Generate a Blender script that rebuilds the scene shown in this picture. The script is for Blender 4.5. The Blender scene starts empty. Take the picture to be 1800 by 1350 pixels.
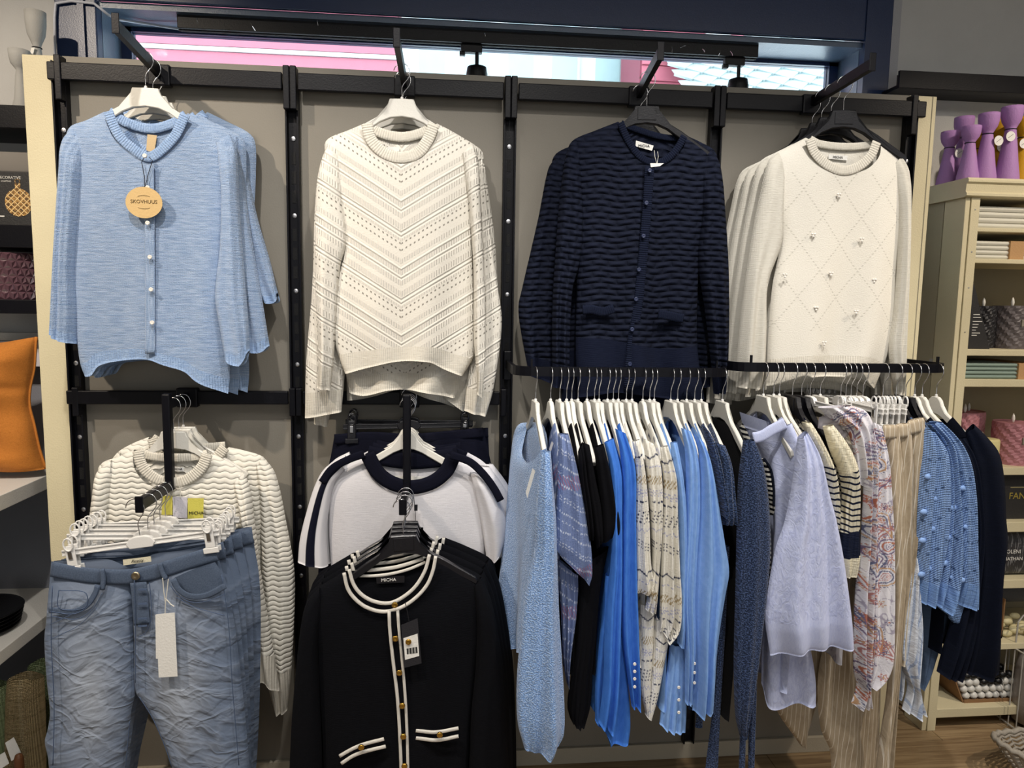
import bpy, bmesh, math, random
import numpy as np
from mathutils import Vector, Matrix
random.seed(7)
RNG = np.random.default_rng(7)
SC = bpy.context.scene
COL = SC.collection

# ------------------------------------------------------------------ camera, sky, lamps, exposure
F_PX = 1250.0                       # focal length in pixels of an 1800 px wide frame
CAM = np.array([0.0, -2.2, 1.517])
_yaw, _pitch, _roll = math.radians(5.6), math.radians(6.3), math.radians(0.87)
FWD = np.array([math.sin(_yaw)*math.cos(_pitch), math.cos(_yaw)*math.cos(_pitch), -math.sin(_pitch)])
_r0 = np.cross(FWD, [0, 0, 1]); _r0 /= np.linalg.norm(_r0)
_u0 = np.cross(_r0, FWD)
RGT = _r0*math.cos(_roll) + _u0*math.sin(_roll)
UPV = -_r0*math.sin(_roll) + _u0*math.cos(_roll)
cd = bpy.data.cameras.new('camera'); cd.sensor_width = 36.0; cd.lens = 25.0; cd.clip_start = 0.02; cd.clip_end = 200
cam = bpy.data.objects.new('camera', cd); COL.objects.link(cam)
cam.matrix_world = Matrix([[RGT[i], UPV[i], -FWD[i], CAM[i]] for i in range(3)] + [[0, 0, 0, 1]])
SC.camera = cam

wd = bpy.data.worlds.new('sky'); SC.world = wd; wd.use_nodes = True
_bg = wd.node_tree.nodes['Background']; _bg.inputs[0].default_value = (0.80, 0.92, 1.0, 1); _bg.inputs[1].default_value = 4.0

def spot(name, loc, target, power, size=math.radians(75), blend=0.6, rad=0.035, color=(1.0, 0.88, 0.72)):
    l = bpy.data.lights.new(name, 'SPOT'); l.energy = power; l.spot_size = size; l.spot_blend = blend
    l.shadow_soft_size = rad; l.color = color
    o = bpy.data.objects.new(name, l); COL.objects.link(o); o.location = loc
    o.rotation_euler = (Vector(target) - Vector(loc)).to_track_quat('-Z', 'Y').to_euler()
    return o
WARM = (1.0, 0.86, 0.70)
NEUT = (1.0, 0.95, 0.89)
spot('ceiling_spot', (-1.80, -1.60, 3.1), (-1.30, 0.10, 1.25), 175, size=math.radians(72), color=WARM)
spot('ceiling_spot', (-0.60, -1.45, 3.1), (-0.50, -0.25, 1.05), 98, size=math.radians(68), color=NEUT)
spot('ceiling_spot', (0.22, -1.55, 3.1), (0.22, -0.35, 1.05), 84, size=math.radians(66), color=NEUT)
spot('ceiling_spot', (0.98, -1.42, 3.1), (0.88, -0.30, 1.22), 112, size=math.radians(52), color=NEUT)
spot('ceiling_spot', (2.60, -1.45, 3.1), (2.05, 0.0, 1.15), 135, size=math.radians(66), color=WARM)
def area(name, loc, sx, sy, power, color, rot=(0, 0, 0)):
    l = bpy.data.lights.new(name, 'AREA'); l.shape = 'RECTANGLE'; l.size = sx; l.size_y = sy; l.energy = power; l.color = color
    o = bpy.data.objects.new(name, l); COL.objects.link(o); o.location = loc; o.rotation_euler = rot
    return o
area('added_ceiling_fill', (1.3, -2.6, 3.22), 4.0, 1.2, 44, (1.0, 0.96, 0.91))  # unseen area lamp added as soft overall fill
area('added_front_fill', (0.5, -4.85, 1.6), 5.0, 2.2, 26, (0.93, 0.97, 1.0), (math.radians(90), 0, 0))  # low fill lamp added before the closed front wall, no window there
SC.view_settings.view_transform = 'Standard'; SC.view_settings.look = 'None'
SC.view_settings.gamma = 1.0; SC.view_settings.use_curve_mapping = False
SC.view_settings.exposure = 0.0
SC.cycles.max_bounces = 6; SC.cycles.diffuse_bounces = 3; SC.cycles.glossy_bounces = 3
SC.cycles.transmission_bounces = 4; SC.cycles.transparent_max_bounces = 6
SC.cycles.sample_clamp_indirect = 6.0

def at(px, py, Y):
    """point of the vertical plane y = Y seen at pixel (px, py) of the 1800 x 1350 frame"""
    d = FWD + RGT*((px-900)/F_PX) - UPV*((py-675)/F_PX)
    return CAM + d*((Y-CAM[1])/d[1])
def atz(px, py, z):
    d = FWD + RGT*((px-900)/F_PX) - UPV*((py-675)/F_PX)
    return CAM + d*((z-CAM[2])/d[2])
def atx(px, py, X):
    d = FWD + RGT*((px-900)/F_PX) - UPV*((py-675)/F_PX)
    return CAM + d*((X-CAM[0])/d[0])
def proj(p):
    d = np.asarray(p, float) - CAM; w = d @ FWD
    return np.array([900 + F_PX*(d @ RGT)/w, 675 - F_PX*(d @ UPV)/w])

# ------------------------------------------------------------------ materials: a small node-math layer
def col(h):
    h = h.lstrip('#'); c = [int(h[i:i+2], 16)/255 for i in (0, 2, 4)]
    return tuple(x/12.92 if x <= .04045 else ((x+.055)/1.055)**2.4 for x in c) + (1.0,)
class V:
    """a socket of a material under construction; arithmetic makes Math nodes"""
    def __init__(s, nt, sock): s.nt, s.s = nt, sock
    def _m(s, op, *a):
        n = s.nt.nodes.new('ShaderNodeMath'); n.operation = op
        for i, x in enumerate((s,)+a):
            if isinstance(x, V): s.nt.links.new(x.s, n.inputs[i])
            else: n.inputs[i].default_value = x
        return V(s.nt, n.outputs[0])
    def __add__(s, o): return s._m('ADD', o)
    __radd__ = __add__
    def __sub__(s, o): return s._m('SUBTRACT', o)
    def __rsub__(s, o): return (s*-1.0)+o
    def __mul__(s, o): return s._m('MULTIPLY', o)
    __rmul__ = __mul__
    def __truediv__(s, o): return s._m('DIVIDE', o)
    def sin(s): return s._m('SINE')
    def abs(s): return s._m('ABSOLUTE')
    def frac(s): return s._m('FRACT')
    def floor(s): return s._m('FLOOR')
    def pow(s, e): return s._m('POWER', e)
    def gt(s, e): return s._m('GREATER_THAN', e)
    def lt(s, e): return s._m('LESS_THAN', e)
    def max(s, e): return s._m('MAXIMUM', e)
    def min(s, e): return s._m('MINIMUM', e)
    def mod(s, e): return s._m('FLOORED_MODULO', e)
    def sstep(s, a, b):
        n = s.nt.nodes.new('ShaderNodeMapRange'); n.interpolation_type = 'SMOOTHSTEP'
        s.nt.links.new(s.s, n.inputs[0]); n.inputs[1].default_value = a; n.inputs[2].default_value = b
        return V(s.nt, n.outputs[0])
class Mat:
    def __init__(s, name, base='#808080', rough=.6, metal=0.0, spec=None, sheen=0.0):
        s.m = bpy.data.materials.new(name); s.m.use_nodes = True; s.nt = s.m.node_tree
        s.b = s.nt.nodes['Principled BSDF']
        s.b.inputs['Base Color'].default_value = col(base) if isinstance(base, str) else base
        s.b.inputs['Roughness'].default_value = rough; s.b.inputs['Metallic'].default_value = metal
        if spec is not None: s.b.inputs['Specular IOR Level'].default_value = spec
        if sheen:
            s.b.inputs['Sheen Weight'].default_value = sheen; s.b.inputs['Sheen Roughness'].default_value = .45
        s._uv = None
    def uv(s):
        if s._uv is None:
            n = s.nt.nodes.new('ShaderNodeTexCoord'); x = s.nt.nodes.new('ShaderNodeSeparateXYZ')
            s.nt.links.new(n.outputs['UV'], x.inputs[0]); s._uv = (V(s.nt, x.outputs[0]), V(s.nt, x.outputs[1])); s._tc = n
        return s._uv
    def obj(s):
        n = s.nt.nodes.new('ShaderNodeTexCoord'); x = s.nt.nodes.new('ShaderNodeSeparateXYZ')
        s.nt.links.new(n.outputs['Object'], x.inputs[0]); return tuple(V(s.nt, x.outputs[i]) for i in range(3))
    def vec(s, x, y, z=0.0):
        n = s.nt.nodes.new('ShaderNodeCombineXYZ')
        for i, q in enumerate((x, y, z)):
            if isinstance(q, V): s.nt.links.new(q.s, n.inputs[i])
            else: n.inputs[i].default_value = q
        return n.outputs[0]
    def noise(s, vec, scale=5.0, detail=2.0, rough=.5, dist=0.0, color=False):
        n = s.nt.nodes.new('ShaderNodeTexNoise'); s.nt.links.new(vec, n.inputs['Vector'])
        n.inputs['Scale'].default_value = scale; n.inputs['Detail'].default_value = detail
        n.inputs['Roughness'].default_value = rough; n.inputs['Distortion'].default_value = dist
        return V(s.nt, n.outputs[1 if color else 0])
    def voro(s, vec, scale=5.0, feature='F1', out=0, rnd=1.0):
        n = s.nt.nodes.new('ShaderNodeTexVoronoi'); n.feature = feature; s.nt.links.new(vec, n.inputs['Vector'])
        n.inputs['Scale'].default_value = scale; n.inputs['Randomness'].default_value = rnd
        return V(s.nt, n.outputs[out])
    def mix(s, fac, a, b):
        n = s.nt.nodes.new('ShaderNodeMix'); n.data_type = 'RGBA'
        if isinstance(fac, V): s.nt.links.new(fac.s, n.inputs[0])
        else: n.inputs[0].default_value = fac
        for i, q in ((6, a), (7, b)):
            if isinstance(q, V): s.nt.links.new(q.s, n.inputs[i])
            else: n.inputs[i].default_value = col(q) if isinstance(q, str) else q
        return V(s.nt, n.outputs[2])
    def attr(s, name):
        n = s.nt.nodes.new('ShaderNodeAttribute'); n.attribute_name = name; return V(s.nt, n.outputs[0])
    def color(s, v): s.nt.links.new(v.s, s.b.inputs['Base Color']); return s
    def rough(s, v): s.nt.links.new(v.s, s.b.inputs['Roughness']); return s
    def bump(s, h, dist=.004, strength=1.0):
        n = s.nt.nodes.new('ShaderNodeBump'); n.inputs['Strength'].default_value = strength; n.inputs['Distance'].default_value = dist
        s.nt.links.new(h.s, n.inputs['Height']); s.nt.links.new(n.outputs[0], s.b.inputs['Normal']); return s
TAU = 2*math.pi
def paint(name, base, rough=.5, spec=.4, grain=.0008, var=.06, metal=0.0):
    """painted or moulded surface with faint unevenness"""
    M = Mat(name, base, rough, metal, spec); x, y, z = M.obj(); v = M.vec(x, y, z)
    c = col(base); d = tuple(k*(1-var*2) for k in c[:3]) + (1,)
    M.color(M.mix(M.noise(v, 9, 4), c, d)); M.bump(M.noise(v, 240, 2), grain)
    return M.m
def knit(name, c1, c2=None, pitch=.0042, rib=None, mscale=(45, 330), fuzz=0.0, bump=.0022, amt=.55, rough=.9):
    """heathered knit; rib None = stocking stitch, 'v' = vertical ribs, 'h' = crosswise ribs"""
    M = Mat(name, c1, rough, spec=.12, sheen=fuzz); x, z = M.uv()
    n1 = M.noise(M.vec(x*mscale[0], z*mscale[1]), 1.0, 3, .6)
    if c2: M.color(M.mix(n1.sstep(.5-amt/2, .5+amt/2), c1, c2))
    if rib == 'v': h = (x*(TAU/pitch)).sin()*.5
    elif rib == 'h': h = (z*(TAU/pitch)).sin()*.5
    else: h = ((x*(TAU/pitch)).sin().abs()*1.0 + (z*(TAU/pitch*1.3)+(x*(TAU/pitch)).sin()*.8).sin()*.35)*.6
    h = h*.6 + n1*.8
    if fuzz: h = h + M.noise(M.vec(x, z), 260, 3, .7)*1.6
    M.bump(h, bump)
    return M.m

# ------------------------------------------------------------------ object helpers
WLOC = {}
def tag(o, label=None, cat=None, group=None, kind=None):
    if label: o['label'] = label
    if cat: o['category'] = cat
    if group: o['group'] = group
    if kind: o['kind'] = kind
    return o
def thing(name, label, cat, loc=(0, 0, 0), group=None, rz=0.0):
    o = bpy.data.objects.new(name, None); COL.objects.link(o); o.empty_display_size = .05
    o.location = loc; o.rotation_euler = (0, 0, rz); WLOC[o.name] = np.array(loc, float)
    return tag(o, label, cat, group)
def link(name, me, parent=None, mat=None, world=True):
    """one mesh object; with world=True the mesh holds world coordinates and is shifted to its parent's base"""
    o = bpy.data.objects.new(name, me); COL.objects.link(o)
    if mat is not None and len(me.materials) == 0: me.materials.append(mat)
    if parent is not None:
        o.parent = parent
        b = WLOC[parent.name]; WLOC[o.name] = b
        if world: me.transform(Matrix.Translation(-Vector(b)))
    else: WLOC[o.name] = np.zeros(3)
    return o
def mesh(name, verts, faces, mat, parent=None, smooth=False, uvs=None, cols=None, world=True):
    me = bpy.data.meshes.new(name); me.from_pydata([tuple(map(float, v)) for v in verts], [], [tuple(map(int, f)) for f in faces]); me.update()
    if smooth: me.polygons.foreach_set('use_smooth', np.ones(len(me.polygons), bool))
    if uvs is not None:
        l = me.uv_layers.new(name='UVMap'); vi = np.empty(len(me.loops), np.int32); me.loops.foreach_get('vertex_index', vi)
        l.data.foreach_set('uv', np.asarray(uvs, np.float32)[vi].ravel())
    if cols is not None:
        a = me.color_attributes.new('print', 'FLOAT_COLOR', 'POINT')
        a.data.foreach_set('color', np.hstack([cols, np.ones((len(cols), 1))]).astype(np.float32).ravel())
    return link(name, me, parent, mat, world)
class MB:
    """collects shapes that make up ONE part"""
    def __init__(s): s.v, s.f = [], []
    def add(s, vs, fs):
        o = len(s.v); s.v += [tuple(v) for v in vs]; s.f += [tuple(i+o for i in f) for f in fs]; return s
    def box(s, a, b, bev=0.0):
        x0, y0, z0 = [min(p, q) for p, q in zip(a, b)]; x1, y1, z1 = [max(p, q) for p, q in zip(a, b)]
        if bev <= 0:
            return s.add([(x0,y0,z0),(x1,y0,z0),(x1,y1,z0),(x0,y1,z0),(x0,y0,z1),(x1,y0,z1),(x1,y1,z1),(x0,y1,z1)],
                         [(0,3,2,1),(4,5,6,7),(0,1,5,4),(1,2,6,5),(2,3,7,6),(3,0,4,7)])
        bm = bmesh.new(); bmesh.ops.create_cube(bm, size=1)
        for v in bm.verts: v.co = ((x0+x1)/2+v.co.x*(x1-x0), (y0+y1)/2+v.co.y*(y1-y0), (z0+z1)/2+v.co.z*(z1-z0))
        bmesh.ops.bevel(bm, geom=list(bm.edges), offset=min(bev, .45*min(x1-x0, y1-y0, z1-z0)), segments=2, affect='EDGES', profile=.5)
        bm.verts.index_update(); s.add([v.co[:] for v in bm.verts], [[v.index for v in f.verts] for f in bm.faces]); bm.free(); return s
    def tube(s, pts, r, n=8, caps=True):
        P = [Vector(p) for p in pts]; m = len(P); rs = r if hasattr(r, '__len__') else [r]*m
        t0 = (P[1]-P[0]).normalized(); ref = Vector((0, 0, 1)) if abs(t0.z) < .9 else Vector((1, 0, 0))
        nrm = t0.cross(ref).normalized(); vs = []
        for i in range(m):
            t = (P[min(i+1, m-1)]-P[max(i-1, 0)]).normalized()
            nrm = (nrm - t*nrm.dot(t)).normalized(); bn = t.cross(nrm)
            for k in range(n):
                a = TAU*k/n; vs.append(P[i] + (nrm*math.cos(a)+bn*math.sin(a))*rs[i])
        fs = [(i*n+k, i*n+(k+1) % n, (i+1)*n+(k+1) % n, (i+1)*n+k) for i in range(m-1) for k in range(n)]
        if caps: fs += [tuple(range(n))[::-1], tuple((m-1)*n+k for k in range(n))]
        return s.add([v[:] for v in vs], fs)
    def lathe(s, prof, c, n=24):
        vs = []; fs = []; m = len(prof)
        for r, z in prof:
            for k in range(n): vs.append((c[0]+r*math.cos(TAU*k/n), c[1]+r*math.sin(TAU*k/n), c[2]+z))
        for i in range(m-1):
            for k in range(n): fs.append((i*n+k, i*n+(k+1) % n, (i+1)*n+(k+1) % n, (i+1)*n+k))
        fs += [tuple(range(n))[::-1], tuple((m-1)*n+k for k in range(n))]
        return s.add(vs, fs)
    def prism(s, poly, axis, a, b, bev=0.0):
        """polygon (2-D, ccw) extruded along an axis from a to b; axis 'y' polygons are (x, z), 'x' are (y, z), 'z' are (x, y)"""
        def pt(p, t): return {'y': (p[0], t, p[1]), 'x': (t, p[0], p[1]), 'z': (p[0], p[1], t)}[axis]
        bm = bmesh.new(); f = bm.faces.new([bm.verts.new(pt(p, a)) for p in poly])
        r = bmesh.ops.extrude_face_region(bm, geom=[f]); d = [0, 0, 0]; d['xyz'.index(axis)] = b-a
        bmesh.ops.translate(bm, verts=[g for g in r['geom'] if isinstance(g, bmesh.types.BMVert)], vec=d)
        bmesh.ops.recalc_face_normals(bm, faces=bm.faces)
        if bev: bmesh.ops.bevel(bm, geom=list(bm.edges), offset=bev, segments=2, affect='EDGES', profile=.5, clamp_overlap=True)
        bm.verts.index_update(); s.add([v.co[:] for v in bm.verts], [[v.index for v in q.verts] for q in bm.faces]); bm.free(); return s
    def sphere(s, c, r, n=10, m=7, sc=(1, 1, 1)):
        vs = [(c[0], c[1], c[2]+r*sc[2])]; fs = []
        for i in range(1, m):
            a = math.pi*i/m
            for k in range(n): vs.append((c[0]+r*sc[0]*math.sin(a)*math.cos(TAU*k/n), c[1]+r*sc[1]*math.sin(a)*math.sin(TAU*k/n), c[2]+r*sc[2]*math.cos(a)))
        vs.append((c[0], c[1], c[2]-r*sc[2])); L = len(vs)-1
        for k in range(n):
            fs.append((0, 1+k, 1+(k+1) % n)); fs.append((L, L-n+(k+1) % n, L-n+k))
            for i in range(m-2): fs.append((1+i*n+k, 1+(i+1)*n+k, 1+(i+1)*n+(k+1) % n, 1+i*n+(k+1) % n))
        return s.add(vs, fs)
    def build(s, name, mat, parent=None, smooth=False, world=True):
        return mesh(name, s.v, s.f, mat, parent, smooth, None, None, world)
def structure(o): o['kind'] = 'structure'; return o
def copy_tree(o, parent=None, loc=None):
    c = o.copy(); COL.objects.link(c)
    if parent is not None: c.parent = parent
    if loc is not None: c.location = loc
    WLOC[c.name] = np.array(c.location, float) if parent is None else WLOC.get(parent.name, np.zeros(3))
    for ch in list(o.children): copy_tree(ch, c)
    return c
def lettering(text, size, mat, parent, pos, rx=90, rz=0, ry=0, name='lettering', align='CENTER', depth=.0003, shear=0.0):
    cu = bpy.data.curves.new('t', 'FONT'); cu.body = text; cu.size = size; cu.align_x = align; cu.align_y = 'CENTER'
    cu.extrude = depth; cu.shear = shear; cu.resolution_u = 3
    o = bpy.data.objects.new('t', cu); COL.objects.link(o)
    dg = bpy.context.evaluated_depsgraph_get(); me = bpy.data.meshes.new_from_object(o.evaluated_get(dg))
    bpy.data.objects.remove(o); me.materials.clear(); me.name = name
    R = Matrix.Rotation(math.radians(rz), 4, 'Z') @ Matrix.Rotation(math.radians(ry), 4, 'Y') @ Matrix.Rotation(math.radians(rx), 4, 'X')
    me.transform(Matrix.Translation(Vector(pos)) @ R)
    return link(name, me, parent, mat)
ORD = ['first', 'second', 'third', 'fourth', 'fifth', 'sixth', 'seventh', 'eighth', 'ninth', 'tenth', 'eleventh', 'twelfth', 'thirteenth',
       'fourteenth', 'fifteenth', 'sixteenth', 'seventeenth', 'eighteenth', 'nineteenth', 'twentieth', 'twenty-first', 'twenty-second', 'twenty-third', 'twenty-fourth']
# ------------------------------------------------------------------ shared materials
M_BLACK = paint('black_powder_coat', '#08080f', .40, .22, .00025)
M_DARK = paint('black_slot', '#08080a', .8)
M_NAVYP = paint('navy_paint', '#182c52', .34, .5, .00025)
M_GREYW = paint('grey_wall_paint', '#c2c1be', .8, .2)
M_PANEL = paint('shaded_cream_board', '#868177', .62, .3, .0004)  # cream board with the shade behind the clothes mixed into its colour
M_CREAM = paint('cream_paint', '#dacfac', .5, .35)
M_WHITEP = paint('white_laminate', '#dcd8d0', .4, .4)
M_DGREY = paint('dark_grey_paint', '#7e8088', .6, .3)
M_CHROME = Mat('chrome_wire', '#d8d8da', .18, 1.0).m
M_STEEL = Mat('steel_screw', '#b9b9bc', .35, 1.0).m
M_WHPL = paint('white_plastic', '#e4e2de', .35, .5, .0003)
M_WHWD = paint('white_lacquer', '#e2dfd6', .32, .5, .0004)
M_BKPL = paint('black_plastic', '#16161b', .28, .5, .0003)
M_CLEAR = Mat('clear_plastic', '#e8e8e6', .25, 0, .5).m
M_WHITE = paint('white_card', '#e8e6e0', .7)
M_INK = Mat('black_ink', '#141414', .7).m
M_TRACK = paint('track_black', '#0d0d10', .5)
M_GLASS = Mat('window_glass', '#eef6f6', .02)
M_GLASS.b.inputs['Transmission Weight'].default_value = 1.0; M_GLASS.b.inputs['IOR'].default_value = 1.02
M_GLASS = M_GLASS.m

# ------------------------------------------------------------------ the shop room
WY = 0.40                                             # face of the wall behind the rack
def wall_box(name, a, b, m): return structure(MB().box(a, b).build(name, m))
CEIL = 3.3
# the wall with the high window: four pieces round the opening
OX0, OX1, OZ0, OZ1 = -1.14, 1.53, 1.95, 2.497
w = MB(); w.box((-3.2, WY, 0), (OX0-.13, WY+.3, CEIL)); w.box((OX1+.10, WY, 0), (4.2, WY+.3, CEIL))
w.box((OX0-.13, WY, 0), (OX1+.10, WY+.3, OZ0)); w.box((OX0-.13, WY, 2.95), (OX1+.10, WY+.3, CEIL))
structure(w.build('wall_back', M_GREYW))
wall_box('wall_left', (-3.3, -5.0, 0), (-3.2, WY+.3, CEIL), M_GREYW)
wall_box('wall_right', (4.2, -5.0, 0), (4.3, WY+.3, CEIL), M_GREYW)
wall_box('wall_front', (-3.3, -5.1, 0), (4.3, -5.0, CEIL), M_GREYW)
wall_box('ceiling', (-3.3, -5.1, CEIL), (4.3, WY+.3, CEIL+.1), paint('ceiling_paint', '#b9b8b5', .9))
# oak floor: each board of the visible strip is a part
fm = Mat('oak_floor', '#8a6a48', .42, spec=.4); x, y, z = fm.obj()
g = fm.noise(fm.vec(x*3.0, y*60.0, z), 1.0, 5, .6, .6); g2 = fm.noise(fm.vec(x*.9, y*6.0, z), 1.0, 2)
fm.color(fm.mix(g.sstep(.3, .72), fm.mix(g2, '#ac9573', '#97805f'), '#755e44')); fm.bump(g, .0008); FLOORM = fm.m
fl = structure(MB().box((-3.3, -5.1, -.12), (4.3, WY+.3, -.012)).build('floor', paint('screed', '#4a3a2c', .8)))
pk = 0
for r in range(11):
    yy = WY - .19*(r+1); xs = -3.3 + (r*.73 % 1.4)
    while xs < 4.2:
        x1 = min(xs+1.45, 4.3)
        MB().box((xs+.0008, yy+.0008, -.012), (x1-.0008, yy+.1892, 0), .0012).build('floorboard', FLOORM, fl); xs = x1
MB().box((-3.3, -5.1, -.012), (4.3, WY-.19*11, 0)).build('floorboard', FLOORM, fl)

# window lining, frame, navy head box, glass
t = MB(); t.box((OX0-.13, WY-.02, OZ0), (OX0, WY+.02, 2.95), .004); t.box((OX0-.055, WY-.03, OZ0), (OX0-.035, WY-.015, 2.95))
structure(t.build('trim_1', M_NAVYP))
t = MB(); t.box((OX1, WY-.02, OZ0), (OX1+.10, WY+.02, 2.95), .004); t.box((OX1-.006, WY-.028, OZ0), (OX1+.006, WY-.01, 2.95))
structure(t.build('trim_2', M_NAVYP))
structure(MB().box((OX1+.10, WY-.012, 1.9), (OX1+.135, WY+.0, CEIL)).build('trim_3', paint('pale_trim_paint', '#a7a7ab', .6)))
structure(MB().box((OX0, WY-.022, OZ1), (OX1, WY-.002, 2.95), .003).build('trim_4', M_NAVYP))        # the navy panel over the opening
M_LIN = paint('blue_grey_lining', '#5b6b80', .3, .6)
win = structure(MB().box((OX0, WY+.16, OZ0), (OX0+.035, WY+.2, OZ1-.02)).box((OX1-.035, WY+.16, OZ0), (OX1, WY+.2, OZ1-.02))
      .box((OX0, WY+.16, OZ1-.034), (OX1, WY+.2, OZ1-.02)).box((OX0, WY+.16, OZ0), (OX1, WY+.2, OZ0+.04)).build('window_1', M_NAVYP))
MB().box((OX0+.035, WY+.176, OZ0+.04), (OX1-.035, WY+.182, OZ1-.034)).build('pane', M_GLASS, win)
MB().box((OX0, WY-.002, OZ1-.02), (OX1, WY+.2, OZ1)).build('soffit_board', M_LIN, win)
MB().box((OX0-.02, WY+.02, OZ0), (OX0, WY+.2, OZ1)).build('side_lining', M_LIN, win)
MB().box((OX1, WY+.02, OZ0), (OX1+.02, WY+.2, OZ1)).build('side_lining', M_LIN, win)
MB().box((OX0, WY+.0, OZ0-.02), (OX1, WY+.2, OZ0)).build('window_sill', M_WHITEP, win)

# lighting track and its two lamp heads hanging in the window opening
tr = thing('lighting_track', 'long black lighting track fixed under the window head', 'track', (.12, WY+.07, 2.45))
MB().box((-.90, WY+.022, 2.434), (1.145, WY+.06, OZ1-.012), .002).build('rail', M_TRACK, tr)
MB().box((-.90, WY+.035, 2.431), (1.145, WY+.047, 2.4338)).build('conductor_groove', M_DARK, tr)
for px, nm in ((832, 'black spotlight on the window track above the white chevron pullover'), (1288, 'black spotlight on the window track in front of the slate roof')):
    p = at(px, 95 if px < 900 else 118, WY+.07); X = p[0]
    s = thing('track_spotlight', nm, 'spotlight', (X, WY+.07, 2.434), 'spotlights on the window track')
    MB().box((X-.045, WY+.028, 2.405), (X+.03, WY+.056, 2.4305), .003).box((X-.05, WY+.032, 2.395), (X-.03, WY+.052, 2.41), .002).build('adapter', M_TRACK, s)
    MB().tube([(X+.012, WY+.042, 2.407), (X+.012, WY+.042, 2.36)], .007).build('stem', M_TRACK, s)
    MB().lathe([(.012, .03), (.034, .022), (.038, .0), (.038, -.04), (.034, -.06), (.03, -.062)], (X+.012, WY+.042, 2.335), 20).build('lamp_head', M_TRACK, s, True)
# white cable along the window head
cb = [at(97, 100, WY-.03), at(96, 30, WY-.03), at(98, 6, WY-.03), at(125, 2, WY-.03), at(165, 6, WY-.03), at(178, 16, WY-.03), at(190, 26, WY-.02), at(205, 34, WY+.05), at(260, 42, WY+.1), at(322, 52, WY+.1)]
tag(MB().tube(cb, .0045).build('cable', paint('white_cable_plastic', '#c9ccd6', .4), None, True), 'white electric cable running along the navy window frame', 'cable')
HKL = ['above the white chevron pullovers at left', 'leftmost of them', 'between the first two top arms', 'just right of the third top arm', 'bent flat right of the third top arm', 'third from the right end of the track', 'second from the right end of the track', 'at the right end of the track', 'beside the left spotlight']
for i, (px, py, dx, dy) in enumerate(((558, 36, 1, 9), (346, 32, 2, 8), (440, 40, 9, 14), (1181, 82, 0, 12), (1196, 84, 9, -4), (1235, 86, 4, 6), (1266, 90, -3, 8), (1284, 90, 4, 8), (852, 58, 1, 6))):
    a = at(px, py, WY-.024); b = at(px+dx, py+dy, WY-.026)
    tag(MB().tube([a, (a+b)/2+np.array([0, -.004, 0]), b], .0011, 5).build('decoration_hook', M_CHROME), 'small bright wire hook under the window head, ' + HKL[i], 'hook', 'wire hooks under the window head')

# ------------------------------------------------------------------ outside: neighbouring houses
M_PINK = paint('pink_clapboard_paint', '#c87a8b', .7); M_TRIMW = paint('white_house_paint', '#e6e8e8', .6); M_PALE = paint('pale_house_wall', '#dfe9e8', .7)
HY = 3.6
def p_out(px, py, Y): return at(px, py, Y)
ho = thing('pink_house', 'pink clapboard house wall with white battens seen through the window', 'house', (-.9, HY, 0))
MB().box((-5.5, HY+.05, 0), (-.35, HY+.4, 5)).build('wall', paint('pink_underboard', '#8c5560', .8), ho)
z0 = 2.035
while z0 < 4.8:
    MB().prism([(HY+.05, z0), (HY-.012, z0), (HY+.012, z0+.104), (HY+.05, z0+.104)], 'x', -5.4, -.36).build('clapboard', M_PINK, ho)
    MB().box((-5.4, HY-.006, z0+.108), (-.36, HY+.05, z0+.136)).build('batten', M_TRIMW, ho)
    z0 += .139
hw = thing('white_house', 'white house front with tall pale windows seen through the window', 'house', (2.2, 7.0, 0))
MB().box((-.6, 7.2, 0), (3.7, 8.0, 9)).build('wall', M_PALE, hw)
for i in range(7):
    xa = -.35+i*.56
    MB().box((xa, 7.17, 2.2), (xa+.40, 7.2, 5.6)).build('window_frame', M_TRIMW, hw)
    for zz in (2.3, 3.2, 4.1, 4.9): MB().box((xa+.04, 7.155, zz), (xa+.36, 7.172, zz+.75)).build('pane', paint('pale_pane', '#b9d4d6', .3), hw)
h2 = thing('red_house', 'pink boarded house gable with white corner boards beyond the window', 'house', (2.6, 6.0, 0))
MB().box((2.2, 6.0, 0), (3.4, 6.9, 7)).build('wall', paint('red_underboard', '#8c4a58', .8), h2)
for i in range(22):
    zz = 2.2+i*.17; MB().prism([(6.0, zz), (5.96, zz), (5.985, zz+.16), (6.0, zz+.16)], 'x', 2.22, 2.92).build('clapboard', paint('rose_paint', '#c06a7a', .7) if i == 0 else bpy.data.materials['rose_paint'], h2)
MB().box((2.93, 5.93, 0), (3.22, 6.02, 6)).build('corner_board', M_TRIMW, h2)
MB().box((3.22, 5.93, 0), (3.36, 6.02, 6)).build('edge_board', M_PINK, h2)
rf = thing('slate_roof', 'pale diamond slate roof seen through the right end of the window', 'roof', (3.2, 4.6, 2.5))
M_SL = paint('pale_slate', '#b7c6c8', .5, .4, .002, .14)
rc_ = at(1400, 150, 5.2)
rot = Matrix.Translation((rc_[0]-.62, 5.0, rc_[2]-.25)) @ Matrix.Rotation(math.radians(-6), 4, 'Y') @ Matrix.Rotation(math.radians(42), 4, 'X')
def rmesh(nm, vs, fs, m): return mesh(nm, [(rot @ Vector(v))[:] for v in vs], fs, m, rf)
rmesh('roof_deck', [(-.45, -.9, -.03), (2.2, -.9, -.03), (2.2, 2.2, -.03), (-.45, 2.2, -.03)], [(0, 1, 2, 3)], paint('roof_underlay', '#3d4a4c', .9))
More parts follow.
